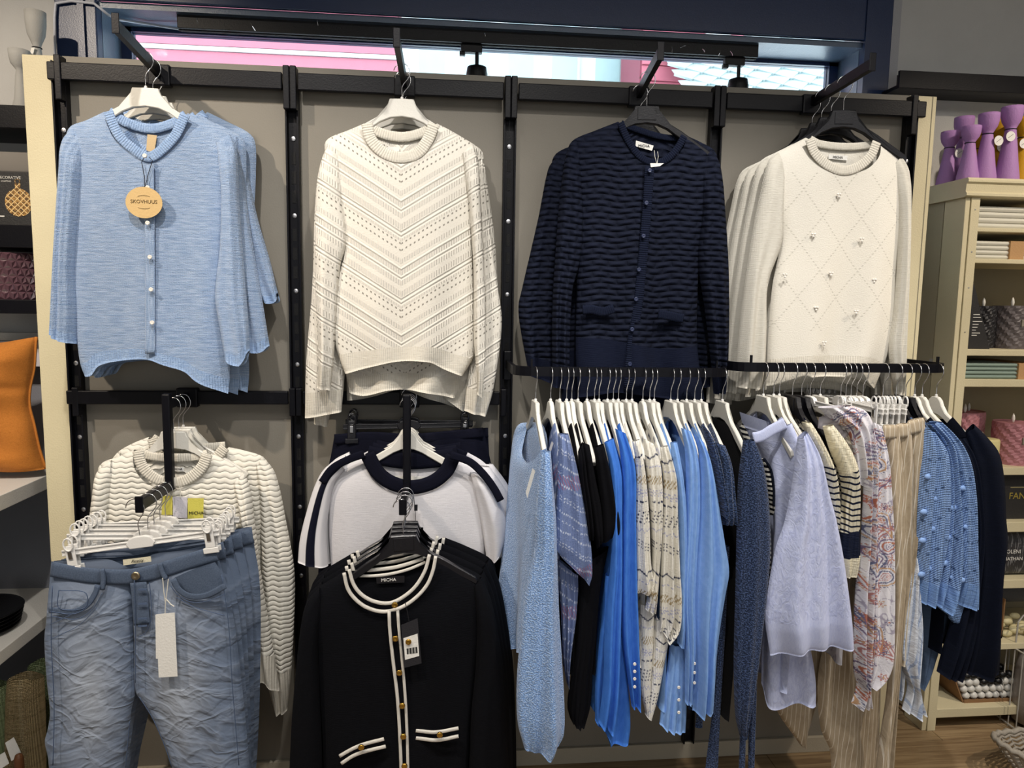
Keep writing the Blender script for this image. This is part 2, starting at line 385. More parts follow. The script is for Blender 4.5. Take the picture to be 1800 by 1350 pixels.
for r in range(22):
    for c in range(9):
        cx = -.4+c*.30+(r % 2)*.15; cy = -.8+r*.125; a = .148; h_ = .008+.006*random.random()
        rmesh('slate', [(cx, cy-.16, h_), (cx+a, cy-.005, h_*.6), (cx+a*.9, cy+.14, -.02), (cx-a*.9, cy+.14, -.02), (cx-a, cy-.005, h_*.6), (cx, cy-.16, -.012), (cx+a, cy-.005, -.02), (cx-a, cy-.005, -.02)],
              [(0, 1, 2, 3, 4), (0, 5, 6, 1), (0, 4, 7, 5)], M_SL)

# ------------------------------------------------------------------ the display panel and rack
pn = thing('display_board', 'wide cream board, bays darkened with painted shade, behind the clothes rack', 'board', (.19, .02, 0))
UPX = [-1.07, -.437, .196, .829, 1.462]
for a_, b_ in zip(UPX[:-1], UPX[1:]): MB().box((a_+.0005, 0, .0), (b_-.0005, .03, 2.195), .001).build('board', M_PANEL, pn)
MB().box((-1.176, 0, .0), (UPX[0]-.0005, .03, 2.195), .002).build('end_board', M_CREAM, pn); MB().box((UPX[4]+.0005, 0, .0), (1.555, .03, 2.195), .002).build('end_board', M_CREAM, pn)
MB().box((-1.17, -.012, 0), (1.55, -.0002, .055), .002).build('plinth', paint('greige_plinth', '#b3aa98', .6), pn)
MB().box((1.5395, -.0006, .055), (1.5425, 0.0, 2.195)).build('edge_joint', paint('dark_joint_line', '#8d8673', .8), pn)  # thin strip drawing the board joint as a dark line
for i, X in enumerate(UPX):
    u = thing('rack_upright', 'black slotted rack upright, %s from the left end of the display board' % ORD[i], 'upright', (X, -.01, 0), 'slotted uprights of the rack')
    z1 = 2.175
    MB().box((X-.019, -.008, .06), (X+.019, -.0005, z1), .001).box((X-.019, -.026, .06), (X-.0135, -.006, z1), .001).box((X+.0135, -.026, .06), (X+.019, -.006, z1), .001).build('channel', M_BLACK, u)
    zz = .12; k = 0
    while zz < 2.03:
        if k % 4 == 2:
            MB().lathe([(.0065, 0), (.0065, .0025), (.003, .003)], (0, 0, 0), 12)
            b = MB(); n = 12
            b.add([(X+.0066*math.cos(TAU*j/n), -.0105, zz+.0066*math.sin(TAU*j/n)) for j in range(n)] + [(X+.003*math.cos(TAU*j/n), -.0115, zz+.003*math.sin(TAU*j/n)) for j in range(n)] + [(X+.0066*math.cos(TAU*j/n), -.008, zz+.0066*math.sin(TAU*j/n)) for j in range(n)],
                  [(j, (j+1) % n, n+(j+1) % n, n+j) for j in range(n)] + [tuple(n+j for j in range(n))] + [(2*n+j, 2*n+(j+1) % n, (j+1) % n, j) for j in range(n)])
            b.build('screw', M_STEEL, u)
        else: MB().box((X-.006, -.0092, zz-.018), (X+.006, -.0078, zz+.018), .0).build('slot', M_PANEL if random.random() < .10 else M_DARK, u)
        zz += .055; k += 1
RZ = 2.142
for i in range(4):
    a, b = UPX[i], UPX[i+1]
    r = thing('crossbar', 'black flat crossbar along the top of the rack, %s bay from the left' % ORD[i], 'crossbar', ((a+b)/2, -.03, RZ), 'top crossbars of the rack')
    MB().box((a+.022 if i else a-.02, -.045, RZ-.024), (b-.022 if i < 3 else b+.03, -.028, RZ+.024), .003).build('bar', M_BLACK, r)
    for X in (a, b):
        MB().box((X+.0006 if X == a else X-.0185, -.049, RZ-.078), (X+.0185 if X == a else X-.0006, -.012, RZ+.042), .0025).build('bracket', M_BLACK, r)
for i in range(2):
    a, b = UPX[i], UPX[i+1]
    r = thing('crossbar', 'black flat crossbar at mid height, %s bay from the left' % ORD[i], 'crossbar', ((a+b)/2, -.03, 1.233), 'middle crossbars of the rack')
    MB().box((a+.02 if i else a-.015, -.045, 1.213), (b-.022, -.028, 1.253), .003).build('bar', M_BLACK, r)
    for X in (a, b): MB().box((X+.0006 if X == a else X-.0185, -.046, 1.178), (X+.0185 if X == a else X-.0006, -.012, 1.262), .0025).build('bracket', M_BLACK, r)
ARMX = [(-.792, -.793), (-.113, -.119), (.577, .562), (1.118, 1.146)]
ARML = ['above the pale blue cardigans', 'above the white chevron pullovers', 'above the navy cardigans', 'above the white diamond pullovers']
for i, (xa, xb) in enumerate(ARMX):
    r = thing('display_bracket', 'black sloping display arm ' + ARML[i], 'display arm', (xa, -.045, 2.148), 'sloping display arms of the rack')
    ya, yb, za, zb = -.04, -.305, 2.148, 2.176
    b = MB(); w2 = .0075
    b.add([(xa-w2, ya, za-.014), (xa+w2, ya, za-.014), (xa+w2, ya, za+.014), (xa-w2, ya, za+.014), (xb-w2, yb, zb-.014), (xb+w2, yb, zb-.014), (xb+w2, yb, zb+.014), (xb-w2, yb, zb+.014)],
          [(0, 3, 2, 1), (4, 5, 6, 7), (0, 1, 5, 4), (1, 2, 6, 5), (2, 3, 7, 6), (3, 0, 4, 7)]); b.build('arm', M_BLACK, r)
    MB().box((xb-.009, yb-.004, zb-.018), (xb+.009, yb-.0, zb+.03), .0015).build('end_stop', M_BLACK, r)
    MB().box((xa-.03, -.052, 2.112), (xa+.03, -.0255, 2.17), .004).build('saddle', M_BLACK, r)
for i, (X, ym, ye, lab) in enumerate(((-.747, -.2, -.40, 'above the faded jeans'), (-.1, -.2, -.41, 'above the black cardigans with white trim'))):
    r = thing('stepped_bracket', 'black stepped display arm ' + lab, 'display arm', (X, -.045, 1.233), 'stepped display arms of the rack')
    zl = 1.012 if i == 0 else 1.0
    MB().box((X-.03, -.052, 1.205), (X+.03, -.0255, 1.262), .004).build('saddle', M_BLACK, r)
    MB().box((X-.008, ym, 1.222), (X+.008, -.05, 1.248), .002).build('upper_arm', M_BLACK, r)
    MB().box((X-.011, ym-.012, zl-.016), (X+.011, ym+.012, 1.265), .004).build('drop_post', M_BLACK, r)
    MB().box((X-.008, ye, zl-.016), (X+.008, ym, zl+.014), .003).build('lower_arm', M_BLACK, r)
    MB().box((X-.010, ye-.005, zl-.02), (X+.010, ye, zl+.022), .0035).build('end_stop', M_BLACK, r)
def ubar(label, x0, x1, z, yb=-.27):
    r = thing('hang_bar', label, 'hang bar', ((x0+x1)/2, -.05, z), 'U-shaped hang bars of the rack')
    pts = [(x0, -.012), (x0, yb+.10)]
    for k in range(7): a = math.pi/2*k/6; pts.append((x0+.06-.06*math.cos(a), yb+.06-.06*math.sin(a)))
    for k in range(7): a = math.pi/2*k/6; pts.append((x1-.06+.06*math.sin(a), yb+.06-.06*math.cos(a)))
    pts += [(x1, yb+.10), (x1, -.012)]
    b = MB(); n = len(pts); P = np.array(pts); vs = []; fs = []
    for i in range(n):
        t = P[min(i+1, n-1)]-P[max(i-1, 0)]; t /= np.linalg.norm(t); nn = np.array([-t[1], t[0]])*.0055
        for s_, dz in ((1, -.013), (1, .013), (-1, .013), (-1, -.013)): vs.append((P[i][0]+nn[0]*s_, P[i][1]+nn[1]*s_, z+dz))
    for i in range(n-1):
        for k in range(4): fs.append((i*4+k, i*4+(k+1) % 4, (i+1)*4+(k+1) % 4, (i+1)*4+k))
    fs += [(3, 2, 1, 0), tuple((n-1)*4+k for k in range(4))]
    b.add(vs, fs).build('bar', M_BLACK, r)
    for X in (x0, x1): MB().box((X-.012, -.03, z-.05), (X+.012, -.012, z+.04), .003).build('bracket', M_BLACK, r)
    for px in ((x0+.045), (x1-.045)): MB().box((px-.0025, yb-.004, z+.012), (px+.0025, yb+.004, z+.034)).build('stop_pin', M_BLACK, r)
ubar('black U-shaped hang bar holding the pale blue to navy clothes', .198, .812, 1.338)
ubar('black U-shaped hang bar holding the lilac shirt to the navy cardigans', .822, 1.474, 1.354)
# ------------------------------------------------------------------ cloth: patches spanned by four border lines, closed to a flattened tube
def cr(pts, n):
    P = np.asarray(pts, float)
    if len(P) == 2: return P[0]+(P[1]-P[0])*np.linspace(0, 1, n)[:, None]
    d = np.linalg.norm(np.diff(P, axis=0), axis=1)+1e-9; t = np.concatenate([[0], np.cumsum(d)])
    m = np.zeros_like(P); m[1:-1] = (P[2:]-P[:-2])/(t[2:]-t[:-2])[:, None]; m[0] = (P[1]-P[0])/d[0]; m[-1] = (P[-1]-P[-2])/d[-1]
    s = np.linspace(0, t[-1], n); k = np.clip(np.searchsorted(t, s, 'right')-1, 0, len(P)-2)
    h = d[k]; u = ((s-t[k])/h)[:, None]; h = h[:, None]
    return (2*u**3-3*u**2+1)*P[k]+(u**3-2*u**2+u)*h*m[k]+(-2*u**3+3*u**2)*P[k+1]+(u**3-u**2)*h*m[k+1]
def W(pts, Y):
    if isinstance(pts, np.ndarray) and pts.shape[1] == 3: return pts          # already world points
    return np.array([at(p[0], p[1], p[2] if len(p) > 2 else Y) for p in pts])
def folds(n=3, amp=.008, seed=0, k0=1.5, k1=4.5, top=.15, lean=.0):
    r = np.random.default_rng(seed); ks = r.uniform(k0, k1, n); ph = r.uniform(0, TAU, n); dr = r.uniform(-1.2, 1.2, n); am = r.uniform(.5, 1, n)
    def f(u, v):
        w = 0
        for i in range(n): w = w+am[i]*np.sin(TAU*ks[i]*u+ph[i]+dr[i]*v+lean*v*6)
        return amp*(top+(1-top)*v**1.3)*w
    return f
def piece(name, parent, mat, left, right, Y, top=None, topb=None, bot=None, thick=.025, backthick=None, dirv=(0, -1, 0), nu=28, nv=48,
          fold=None, p=2.6, uax=0, org=None, colf=None, split=None, ttop=1.0, tbot=1.0, closed=True, cap=True, vthick=None):
    """a piece of hanging cloth: Coons patch between its border lines, front bulged along dirv, back the other way"""
    L = cr(W(left, Y), nv+1); R_ = cr(W(right, Y), nv+1)
    def edge(e, a, b):
        if e is None: return a+(b-a)*np.linspace(0, 1, nu+1)[:, None]
        q = W(e, Y); q = np.vstack([a[None], q[1:-1] if len(q) > 2 else q[:0], b[None]]); return cr(q, nu+1)
    T, Tb, B = edge(top, L[0], R_[0]), edge(topb if topb is not None else top, L[0], R_[0]), edge(bot, L[-1], R_[-1])
    a = (1-np.cos(np.linspace(0, math.pi, nu+1)))/2*.5+np.linspace(0, 1, nu+1)*.5     # denser towards the sides
    def rs(c): return np.array([np.interp(a, np.linspace(0, 1, nu+1), c[:, i]) for i in range(3)]).T
    T, Tb, B = rs(T), rs(Tb), rs(B)
    u = a[None, :, None]; v = np.linspace(0, 1, nv+1)[:, None, None]
    def coons(T): return (1-v)*T[None]+v*B[None]+(1-u)*L[:, None]+u*R_[:, None]-((1-u)*(1-v)*T[0]+u*(1-v)*T[-1]+(1-u)*v*B[0]+u*v*B[-1])
    Fp, Bp = coons(T), coons(Tb)
    prof = (1-np.abs(2*a-1)**p)**(1/2.0); prof = prof[None, :]
    vv = np.linspace(0, 1, nv+1)[:, None]
    tp = (ttop+(1-ttop)*np.clip(vv/.14, 0, 1)**.6)*(tbot+(1-tbot)*np.clip((1-vv)/.12, 0, 1)**.6)
    if vthick is not None: tp = tp*vthick(vv)
    uu = np.repeat(a[None, :], nv+1, 0); v2 = np.repeat(vv, nu+1, 1)
    if backthick is None and dirv == (0, -1, 0): backthick = min(thick, .012)
    df = thick*prof*tp+(fold(uu, v2)*prof if fold else 0); db = (backthick if backthick is not None else thick)*prof*tp
    d = np.array(dirv, float); d /= np.linalg.norm(d)
    flat = Fp.copy()
    Fp = Fp+d*df[..., None]; Bp = Bp-d*db[..., None]
    if org is None: org = (T[0]+T[-1])/2
    def uvs(G): return np.stack([(G[..., 0]-org[0]) if uax == 0 else (G[..., 1]-org[1]) if uax == 1 else np.hypot(G[..., 0]-org[0], G[..., 1]-org[1]), G[..., 2]-org[2]], -1)
    N = (nv+1)*(nu+1); idx = np.arange(N).reshape(nv+1, nu+1)
    verts = np.concatenate([Fp.reshape(-1, 3), Bp.reshape(-1, 3)]); uvv = np.concatenate([uvs(flat).reshape(-1, 2)]*2)
    colsv = None
    if colf is not None:
        c = colf(uvv[:N, 0], uvv[:N, 1], uu.ravel(), v2.ravel()); colsv = np.concatenate([c, c])
    flip = np.cross(R_[0]-L[0], L[-1]-L[0]) @ d > 0        # make faces look outwards
    def quads(r0, r1):
        q = []
        A, Bq, C_, D = idx[r0:r1, :-1].ravel(), idx[r0:r1, 1:].ravel(), idx[r0+1:r1+1, 1:].ravel(), idx[r0+1:r1+1, :-1].ravel()
        f = np.stack([A, Bq, C_, D], 1); 
        if not flip: f = f[:, ::-1]
        b = f[:, ::-1]+N
        return np.vstack([f, b]) if closed else f
    splits = [(0.0, 1.0, name, mat)] if split is None else split
    out = []
    for v0, v1, nm, m in splits:
        r0, r1 = int(round(v0*nv)), int(round(v1*nv)); f = quads(r0, r1).tolist()
        if v1 >= .999 and closed and cap:
            f += [[idx[nv, k], idx[nv, k+1], N+idx[nv, k+1], N+idx[nv, k]] for k in range(nu)]
        used = np.unique(np.array([i for q in f for i in q])); mp = -np.ones(2*N, int); mp[used] = np.arange(len(used))
        out.append(mesh(nm, verts[used], [[mp[i] for i in q] for q in f], m, parent, True, uvv[used], None if colsv is None else colsv[used]))
    return out if split is not None else out[0]
def band(name, parent, mat, pts, Y, w=.02, t=.004, n=60, off=0.0, uvlen=True, closed=False, back=False):
    """a flat raised band (neck rib, trim, placket) following a line; its width lies in the garment plane"""
    P = cr(W(pts, Y) if not isinstance(pts, np.ndarray) else pts, n); T = np.gradient(P, axis=0); T /= np.linalg.norm(T, axis=1)[:, None]
    S = np.cross(T, [0, -1, 0]); S /= np.linalg.norm(S, axis=1)[:, None]
    vs = []; uv = []; arc = np.concatenate([[0], np.cumsum(np.linalg.norm(np.diff(P, axis=0), axis=1))])
    prof = [(-.5, .0), (-.46, .7), (-.25, 1.0), (.25, 1.0), (.46, .7), (.5, .0), (.46, -.7), (-.46, -.7)]
    m = len(prof)
    for i in range(n):
        for s_, h in prof: vs.append(P[i]+S[i]*w*s_+np.array([0, -1, 0])*(h*t+off)); uv.append((arc[i], s_*w))
    fs = [(i*m+k, i*m+(k+1) % m, (i+1)*m+(k+1) % m, (i+1)*m+k) for i in range(n-1) for k in range(m)]
    fs += [tuple(range(m))[::-1], tuple((n-1)*m+k for k in range(m))]
    return mesh(name, vs, fs, mat, parent, True, uv)
def button(parent, mat, p, r=.005, t=.003, name='button', n=12):
    p = np.array(p, float); b = MB(); vs = []
    for rr, dy in ((r, 0), (r, -t*.7), (r*.8, -t), (r*.45, -t*.75), (0.0001, -t*.7)):
        vs += [(p[0]+rr*math.cos(TAU*k/n), p[1]+dy, p[2]+rr*math.sin(TAU*k/n)) for k in range(n)]
    fs = [(i*n+k, i*n+(k+1) % n, (i+1)*n+(k+1) % n, (i+1)*n+k) for i in range(4) for k in range(n)]
    return b.add(vs, fs).build(name, mat, parent, True)
def sheet(name, parent, mat, quad, t=.0006):
    """thin card or label with thickness; quad = four world points in order"""
    q = [np.array(p, float) for p in quad]; n = np.cross(q[1]-q[0], q[3]-q[0]); n /= np.linalg.norm(n)
    vs = [p for p in q]+[p+n*t for p in q]
    return mesh(name, vs, [(0, 1, 2, 3), (7, 6, 5, 4), (0, 4, 5, 1), (1, 5, 6, 2), (2, 6, 7, 3), (3, 7, 4, 0)], mat, parent, False, [(0, 0), (1, 0), (1, 1), (0, 1)]*2)
def px_sheet(name, parent, mat, px, Y, t=.0006): return sheet(name, parent, mat, [at(a, b, Y) for a, b in px], t)

# ------------------------------------------------------------------ hangers (local frame: x along the hanger, z up, apex at the origin)
def _outline(half): return half+[(-x, z) for x, z in half[::-1]]
def hook_pts(h=.0): return [(0, 0, -.004), (0, 0, .014), (.0, 0, .030), (.006, 0, .042), (.016, 0, .054), (.0215, 0, .067), (.020, 0, .080), (.0135, 0, .0905), (.003, 0, .0945), (-.009, 0, .0925), (-.018, 0, .085), (-.022, 0, .075)]
PROTO = {}
def proto(kind):
    if kind in PROTO: return PROTO[kind]
    d = []
    def local(nm, b, m, smooth=False):
        me = bpy.data.meshes.new(nm); me.from_pydata([tuple(map(float, v)) for v in b.v], [], b.f); me.update(); me.materials.append(m)
        if smooth: me.polygons.foreach_set('use_smooth', np.ones(len(me.polygons), bool))
        return (nm, me, [])
    hk = MB().tube([Vector(p) for p in cr(hook_pts(), 22)], .0013, 7)
    if kind in ('white', 'black', 'round'):
        if kind == 'round': half = [(0, 0), (.012, -.002), (.022, -.010), (.030, -.025), (.045, -.043), (.075, -.060), (.12, -.086), (.182, -.124), (.187, -.135), (.181, -.143), (.11, -.104), (.07, -.080), (.04, -.062), (.018, -.053), (0, -.050)]
        else: half = [(0, 0), (.033, -.001), (.037, -.012), (.044, -.030), (.060, -.046), (.10, -.069), (.182, -.124), (.187, -.134), (.181, -.143), (.10, -.092), (.06, -.064), (.032, -.052), (0, -.048)]
        pol = half[::-1]+[(-x, z) for x, z in half[1:-1]]
        m = M_BKPL if kind == 'black' else M_WHWD
        n = len(pol); b = MB(); cxs = np.array(pol)
        def prof(sc, y):      # rounded body: outline at the middle, shrunk towards both faces
            nxt, prv = np.roll(cxs, -1, 0), np.roll(cxs, 1, 0); t = nxt-prv; t /= np.linalg.norm(t, axis=1)[:, None]+1e-9
            nn = np.stack([t[:, 1], -t[:, 0]], 1); s = 1 if kind else 1
            q = cxs-nn*sc*s; return [(x, y, z) for x, z in q]
        # orientation test so that the outline shrinks inwards
        ar = sum(cxs[i][0]*cxs[(i+1) % n][1]-cxs[(i+1) % n][0]*cxs[i][1] for i in range(n)); sg = 1 if ar > 0 else -1
        T_ = .0085 if kind == 'black' else .006
        rings = [(.0022*sg, -T_), (0, -T_+.002), (0, T_-.002), (.0022*sg, T_)]
        vs = []
        for sc, y in rings: vs += prof(sc, y)
        fs = [(r*n+k, r*n+(k+1) % n, (r+1)*n+(k+1) % n, (r+1)*n+k) for r in range(3) for k in range(n)]
        h = len(half)
        # faces between upper and lower outline
        idx_r = list(range(h)); idx_l = [0]+[n-k for k in range(1, h)]
        def strip(base, rev):
            out = []
            up = [i for i in range(n)]
            # right side: half reversed -> indices 0..h-1 run from bottom centre to top centre
            def side(ix):
                a, c = 0, len(ix)-1; o = []
                while c-a > 1:
                    if c-a == 2: o.append((ix[a], ix[a+1], ix[c])); break
                    o.append((ix[a], ix[a+1], ix[c-1], ix[c])); a += 1; c -= 1
                return o
            R = list(range(0, h)); Lf = [0]+list(range(n-1, h-2, -1))
            for ix in (R, Lf):
                for f in side(ix): out.append(tuple(base+i for i in f))
            return out
        fs += strip(0, False)+strip(3*n, True)
        bm = bmesh.new(); bvs = [bm.verts.new(v) for v in vs]
        for f in fs:
            if len(set(f)) > 2:
                try: bm.faces.new([bvs[i] for i in f])
                except ValueError: pass
        bmesh.ops.recalc_face_normals(bm, faces=bm.faces); bm.verts.index_update()
        b.add([v.co[:] for v in bm.verts], [[v.index for v in f.verts] for f in bm.faces]); bm.free()
        d.append(local('hanger_body', b, m)); d.append(local('hook', hk, M_CHROME, True))
        if kind == 'black':
            pl = MB().box((-.026, -.0105, -.040), (.026, -.0085, -.006), .0008); d.append(local('molded_plate', pl, M_BKPL))
        else:
            c = MB().lathe([(.004, -.002), (.004, .004), (.0022, .006)], (0, 0, 0), 10); d.append(local('hook_socket', c, M_WHPL))
    elif kind in ('clip', 'clipblack'):
        m = M_WHPL if kind == 'clip' else M_BKPL
        b = MB().box((-.192, -.0035, -.0145), (.192, .0035, -.0105), .001).box((-.192, -.0035, -.026), (.192, .0035, -.022), .001).box((-.192, -.0015, -.024), (.192, .0015, -.012))
        d.append(local('bar', b, m))
        d.append(local('center_block', MB().prism([(-.028, -.03), (.028, -.03), (.036, -.018), (.026, -.004), (.012, .0), (-.012, .0), (-.026, -.004), (-.036, -.018)], 'y', -.006, .006, .002), m))
        d.append(local('hook', hk, M_CHROME, True))
        for s_ in (-1, 1):
            c = MB(); X = s_*.168
            c.box((X-.012, -.010, -.052), (X+.012, -.006, .0), .002).box((X-.012, .006, -.052), (X+.012, .010, .0), .002)
            c.box((X-.019, -.011, -.066), (X+.019, -.005, -.052), .0015).box((X-.019, .005, -.066), (X+.019, .011, -.052), .0015)
            for sy in (-1, 1):
                c.tube([(X+.011*math.cos(a), sy*.012, .004+.016*math.sin(a)) for a in np.linspace(0, TAU, 13)], .0022, 6, False)
            sp = MB().box((X-.005, -.0125, -.034), (X+.005, -.0100, -.014), .001)
            nm, me, _ = local('clip', c, m); d.append((nm, me, [local('spring', sp, M_CHROME)]))
    PROTO[kind] = d; return d
def hanger(kind, pos, rz, label, group, nm=None):
    t = thing(nm or ('clip_hanger' if kind.startswith('clip') else 'clothes_hanger'), label, 'hanger', tuple(pos), group, rz)
    for pn_, me, subs in proto(kind):
        o = bpy.data.objects.new(pn_, me); COL.objects.link(o); o.parent = t; WLOC[o.name] = np.array(pos)
        for sn, sm, _ in subs:
            q = bpy.data.objects.new(sn, sm); COL.objects.link(q); q.parent = o
    return t

# ------------------------------------------------------------------ cloth materials
def M_(m): return m.m
BLUE_A = knit('pale_blue_wool', '#b6c9e4', '#839fc8', mscale=(26, 210), fuzz=.25, bump=.0024, amt=.62)
BLUE_A_RIB = knit('pale_blue_rib', '#a6bedf', '#86a2cc', rib='v', pitch=.0062, bump=.0022, fuzz=.1)
WHITE_RIB = knit('white_rib', '#dcd7cb', '#cfc9bb', rib='v', pitch=.0058, bump=.0014)
WHITE_RIB_H = knit('white_neck_rib', '#dcd7cb', '#cfc9bb', rib='v', pitch=.0066, bump=.0016)
WHITE_SM = knit('white_fine_knit', '#dedacf', '#d4cfc2', pitch=.003, bump=.0012)
NAVY_SM = knit('navy_fine_knit', '#171d30', '#12172a', pitch=.003, bump=.0012)
NAVY_RIB = knit('navy_rib', '#161c2e', '#101526', rib='v', pitch=.006, bump=.002)
BLACK_KN = knit('black_fine_knit', '#0b0c12', '#08090d', pitch=.003, bump=.001)
def chevron():
    M = Mat('white_chevron_knit', '#dedacf', .85, spec=.12); x, z = M.uv()
    d = z-x.abs()*.62                                            # rows that run down towards the middle
    q = (d*(1/.185)+.30).frac()                                   # one repeat of the pattern
    def bnd(lo, hi): return q.gt(lo)*q.lt(hi)
    ladd = bnd(.40, .49)+bnd(.57, .65)+bnd(.73, .80)+bnd(.90, .97)+bnd(.235, .27)
    st = ((x.abs()*(TAU/.0068)).sin()*.5+.5)
    ridge = (q*(TAU*16)).sin()*.5*(bnd(.28, .40)+bnd(.65, .73)+bnd(.80, .86))
    hole = (((q-.10).abs()).lt(.0125)+((q-.20).abs()).lt(.0125))*((x.abs()*(TAU/.0115)).sin()).gt(.35)
    n = M.noise(M.vec(x*200, z*260), 1, 2)
    M.bump(ladd*st*.8+ridge*.8+n*.3-hole*1.4, .0024)
    M.color(M.mix(hole*.75, M.mix(n, '#e2ded4', '#d6d0c4'), '#5c574d')); return M.m
def wavy(name, c1, c2, pitch=.0165, wl=.034, amp=.0028, alt=True, bump=.007, shade=.35, pw=1.0):
    M = Mat(name, c1, .88, spec=.12); x, z = M.uv()
    ph = (z/pitch).floor()*2.4 if alt else 0.0
    w1 = (x*(TAU/wl)).sin(); n = M.noise(M.vec(x*9, z*9), 1, 1)
    zz = z+w1*amp+(x*(TAU/(wl*2.7))).sin()*amp*.6+n*.022
    f = (zz/pitch).frac(); h = (f*math.pi).sin().pow(pw)
    fine = M.noise(M.vec(x*260, z*320), 1, 2)
    M.bump(h+fine*.14, bump); M.color(M.mix(h.sstep(.0, .42), c2, c1)); return M.m
def basket(name, c1, c2, ph=.0135, pl=.05, bump=.008):
    M = Mat(name, c1, .85, spec=.15); x, z = M.uv()
    n = M.noise(M.vec(x*6, z*6), 1, 1)
    zz = z+n*.02+(x*(TAU/.11)).sin()*.002; row = (zz/ph).floor(); odd = row.mod(2.0)
    xs = x/pl+odd*.5+n*.8; lens = ((xs.frac()-.5).abs()*2.0)      # 0 at the middle of a float, 1 at its ends
    f = ((zz/ph).frac()*math.pi).sin(); h = f*(1.0-lens.pow(1.6)*.95)
    fine = M.noise(M.vec(x*300, z*300), 1, 2)
    M.bump(h+fine*.12, bump); M.color(M.mix(h.sstep(.05, .8), c2, c1)); return M.m
CHEV = chevron()
WAVE = wavy('white_wave_knit', '#e2ded3', '#c3beb1', pitch=.0150, wl=.031, amp=.0019, bump=.0030, pw=.55)
NAVYTX = basket('navy_blister_knit', '#151a2b', '#0e1322', ph=.0165, pl=.046, bump=.0075)
PEARL = Mat('pearl_button', '#e9e3da', .12, 0, .8).m
GOLD = Mat('gold_button', '#c9a04a', .25, 1.0).m
NAVYBTN = paint('navy_button', '#2b3350', .3, .5)
TAN = paint('kraft_card', '#d2b27c', .8)
CORD = paint('black_cord', '#15151a', .7)
SILV = paint('pale_string', '#d9d6cc', .6)
# ------------------------------------------------------------------ clothes facing the camera
def topz(z): return z-.0942
def armtop(Y): return 2.148+.014+(2.176-2.148)*((-.04-Y)/.265)
def hang_front(kind, X, Y, z, label, group, rz=0.0): return hanger(kind, (X, Y, z), rz, label, group)
def center(pts, Y, px): return at(px[0], px[1], Y)

# ---- pale blue cardigans, first bay, top arm
GA = 'pale blue wool cardigans on the first top arm'
def blue_cardigan(Y, dx, label, front=True, rs=None):
    def S(pts, Yq=Y):
        return [(p[0]+dx[0]*(1), p[1]+dx[1]) for p in pts]
    t = thing('cardigan', label, 'cardigan', at(262+dx[0], 200+dx[1], Y), GA)
    org = at(262+dx[0], 240+dx[1], Y)
    left = S([(184, 196), (150, 212), (124, 222), (116, 240), (122, 300), (128, 400), (128, 480), (132, 540), (137, 600), (143, 640), (151, 661)])
    right = S([(331, 199), (370, 218), (401, 234), (414, 250), (416, 300), (412, 380), (404, 470), (400, 560), (403, 620), (404, 660), (401, 692)])
    ftop = [(184, 196), (208, 246), (246, 279), (262, 287), (280, 277), (313, 246), (331, 199)]; btop = [(184, 196), (224, 219), (266, 230), (306, 219), (331, 199)]
    bot = [(151, 661), (168, 659), (180, 642), (220, 633), (268, 631), (300, 641), (330, 652), (350, 668), (401, 692)]
    piece('body', t, BLUE_A, left, right, Y, top=S(ftop), topb=S(btop), bot=S(bot), thick=.032, nu=56, nv=80, org=org,
          fold=folds(4, .013, 3, 1.2, 3.6, .05), split=[(0, .955, 'body', BLUE_A), (.955, 1, 'hem_band', BLUE_A_RIB)])
    piece('sleeve', t, BLUE_A, S([(130, 224), (112, 246), (107, 300), (101, 390), (96, 480), (91, 586)]), S([(150, 260), (146, 300), (140, 380), (134, 480), (137, 540), (135, 604)]), Y-.012,
          bot=S([(91, 586), (112, 598), (135, 604)]), thick=.035, ttop=.12, nu=24, nv=60, org=org, fold=folds(3, .006, 5), split=[(0, .955, 'sleeve', BLUE_A), (.955, 1, 'cuff', BLUE_A_RIB)])
    rl, rr, rb = rs if rs else ([(380, 250), (390, 330), (388, 430), (379, 520), (386, 570), (396, 627)], [(404, 236), (416, 262), (421, 360), (430, 480), (437, 570), (439, 616)], [(396, 627), (412, 640), (428, 641), (439, 616)])
    piece('sleeve', t, BLUE_A, rl, rr, Y-.022 if front else Y-.012, bot=rb, thick=.036, ttop=.12, nu=24, nv=60, org=org, fold=folds(3, .01, 8, 1, 2.4), split=[(0, .955, 'sleeve', BLUE_A), (.955, 1, 'cuff', BLUE_A_RIB)])
    band('neck_rib', t, BLUE_A_RIB, W(S([(192, 197), (200, 218), (214, 243), (244, 268), (262, 277), (280, 269), (308, 241), (320, 218), (327, 202)]), Y-.030), Y, w=.026, t=.0026, off=.006)
    band('neck_rib', t, BLUE_A_RIB, W(S([(192, 197), (224, 216), (266, 226), (306, 216), (327, 202)]), Y+.006), Y, w=.026, t=.004)
    if front:
        pk = [at(a, b, Y-.044) for a, b in ((270, 290), (271, 360), (271.5, 450), (272, 540), (272, 622))]
        band('placket', t, BLUE_A, np.array(pk)+np.array([-.012, 0, 0]), Y, w=.026, t=.0018, n=40)
        for a, b in ((255, 274), (260, 330), (260, 392), (264, 452), (266, 509), (268, 567)):
            button(t, PEARL, at(a, b, Y-.054), .0058, .005)
    return t
armx1 = -.7925
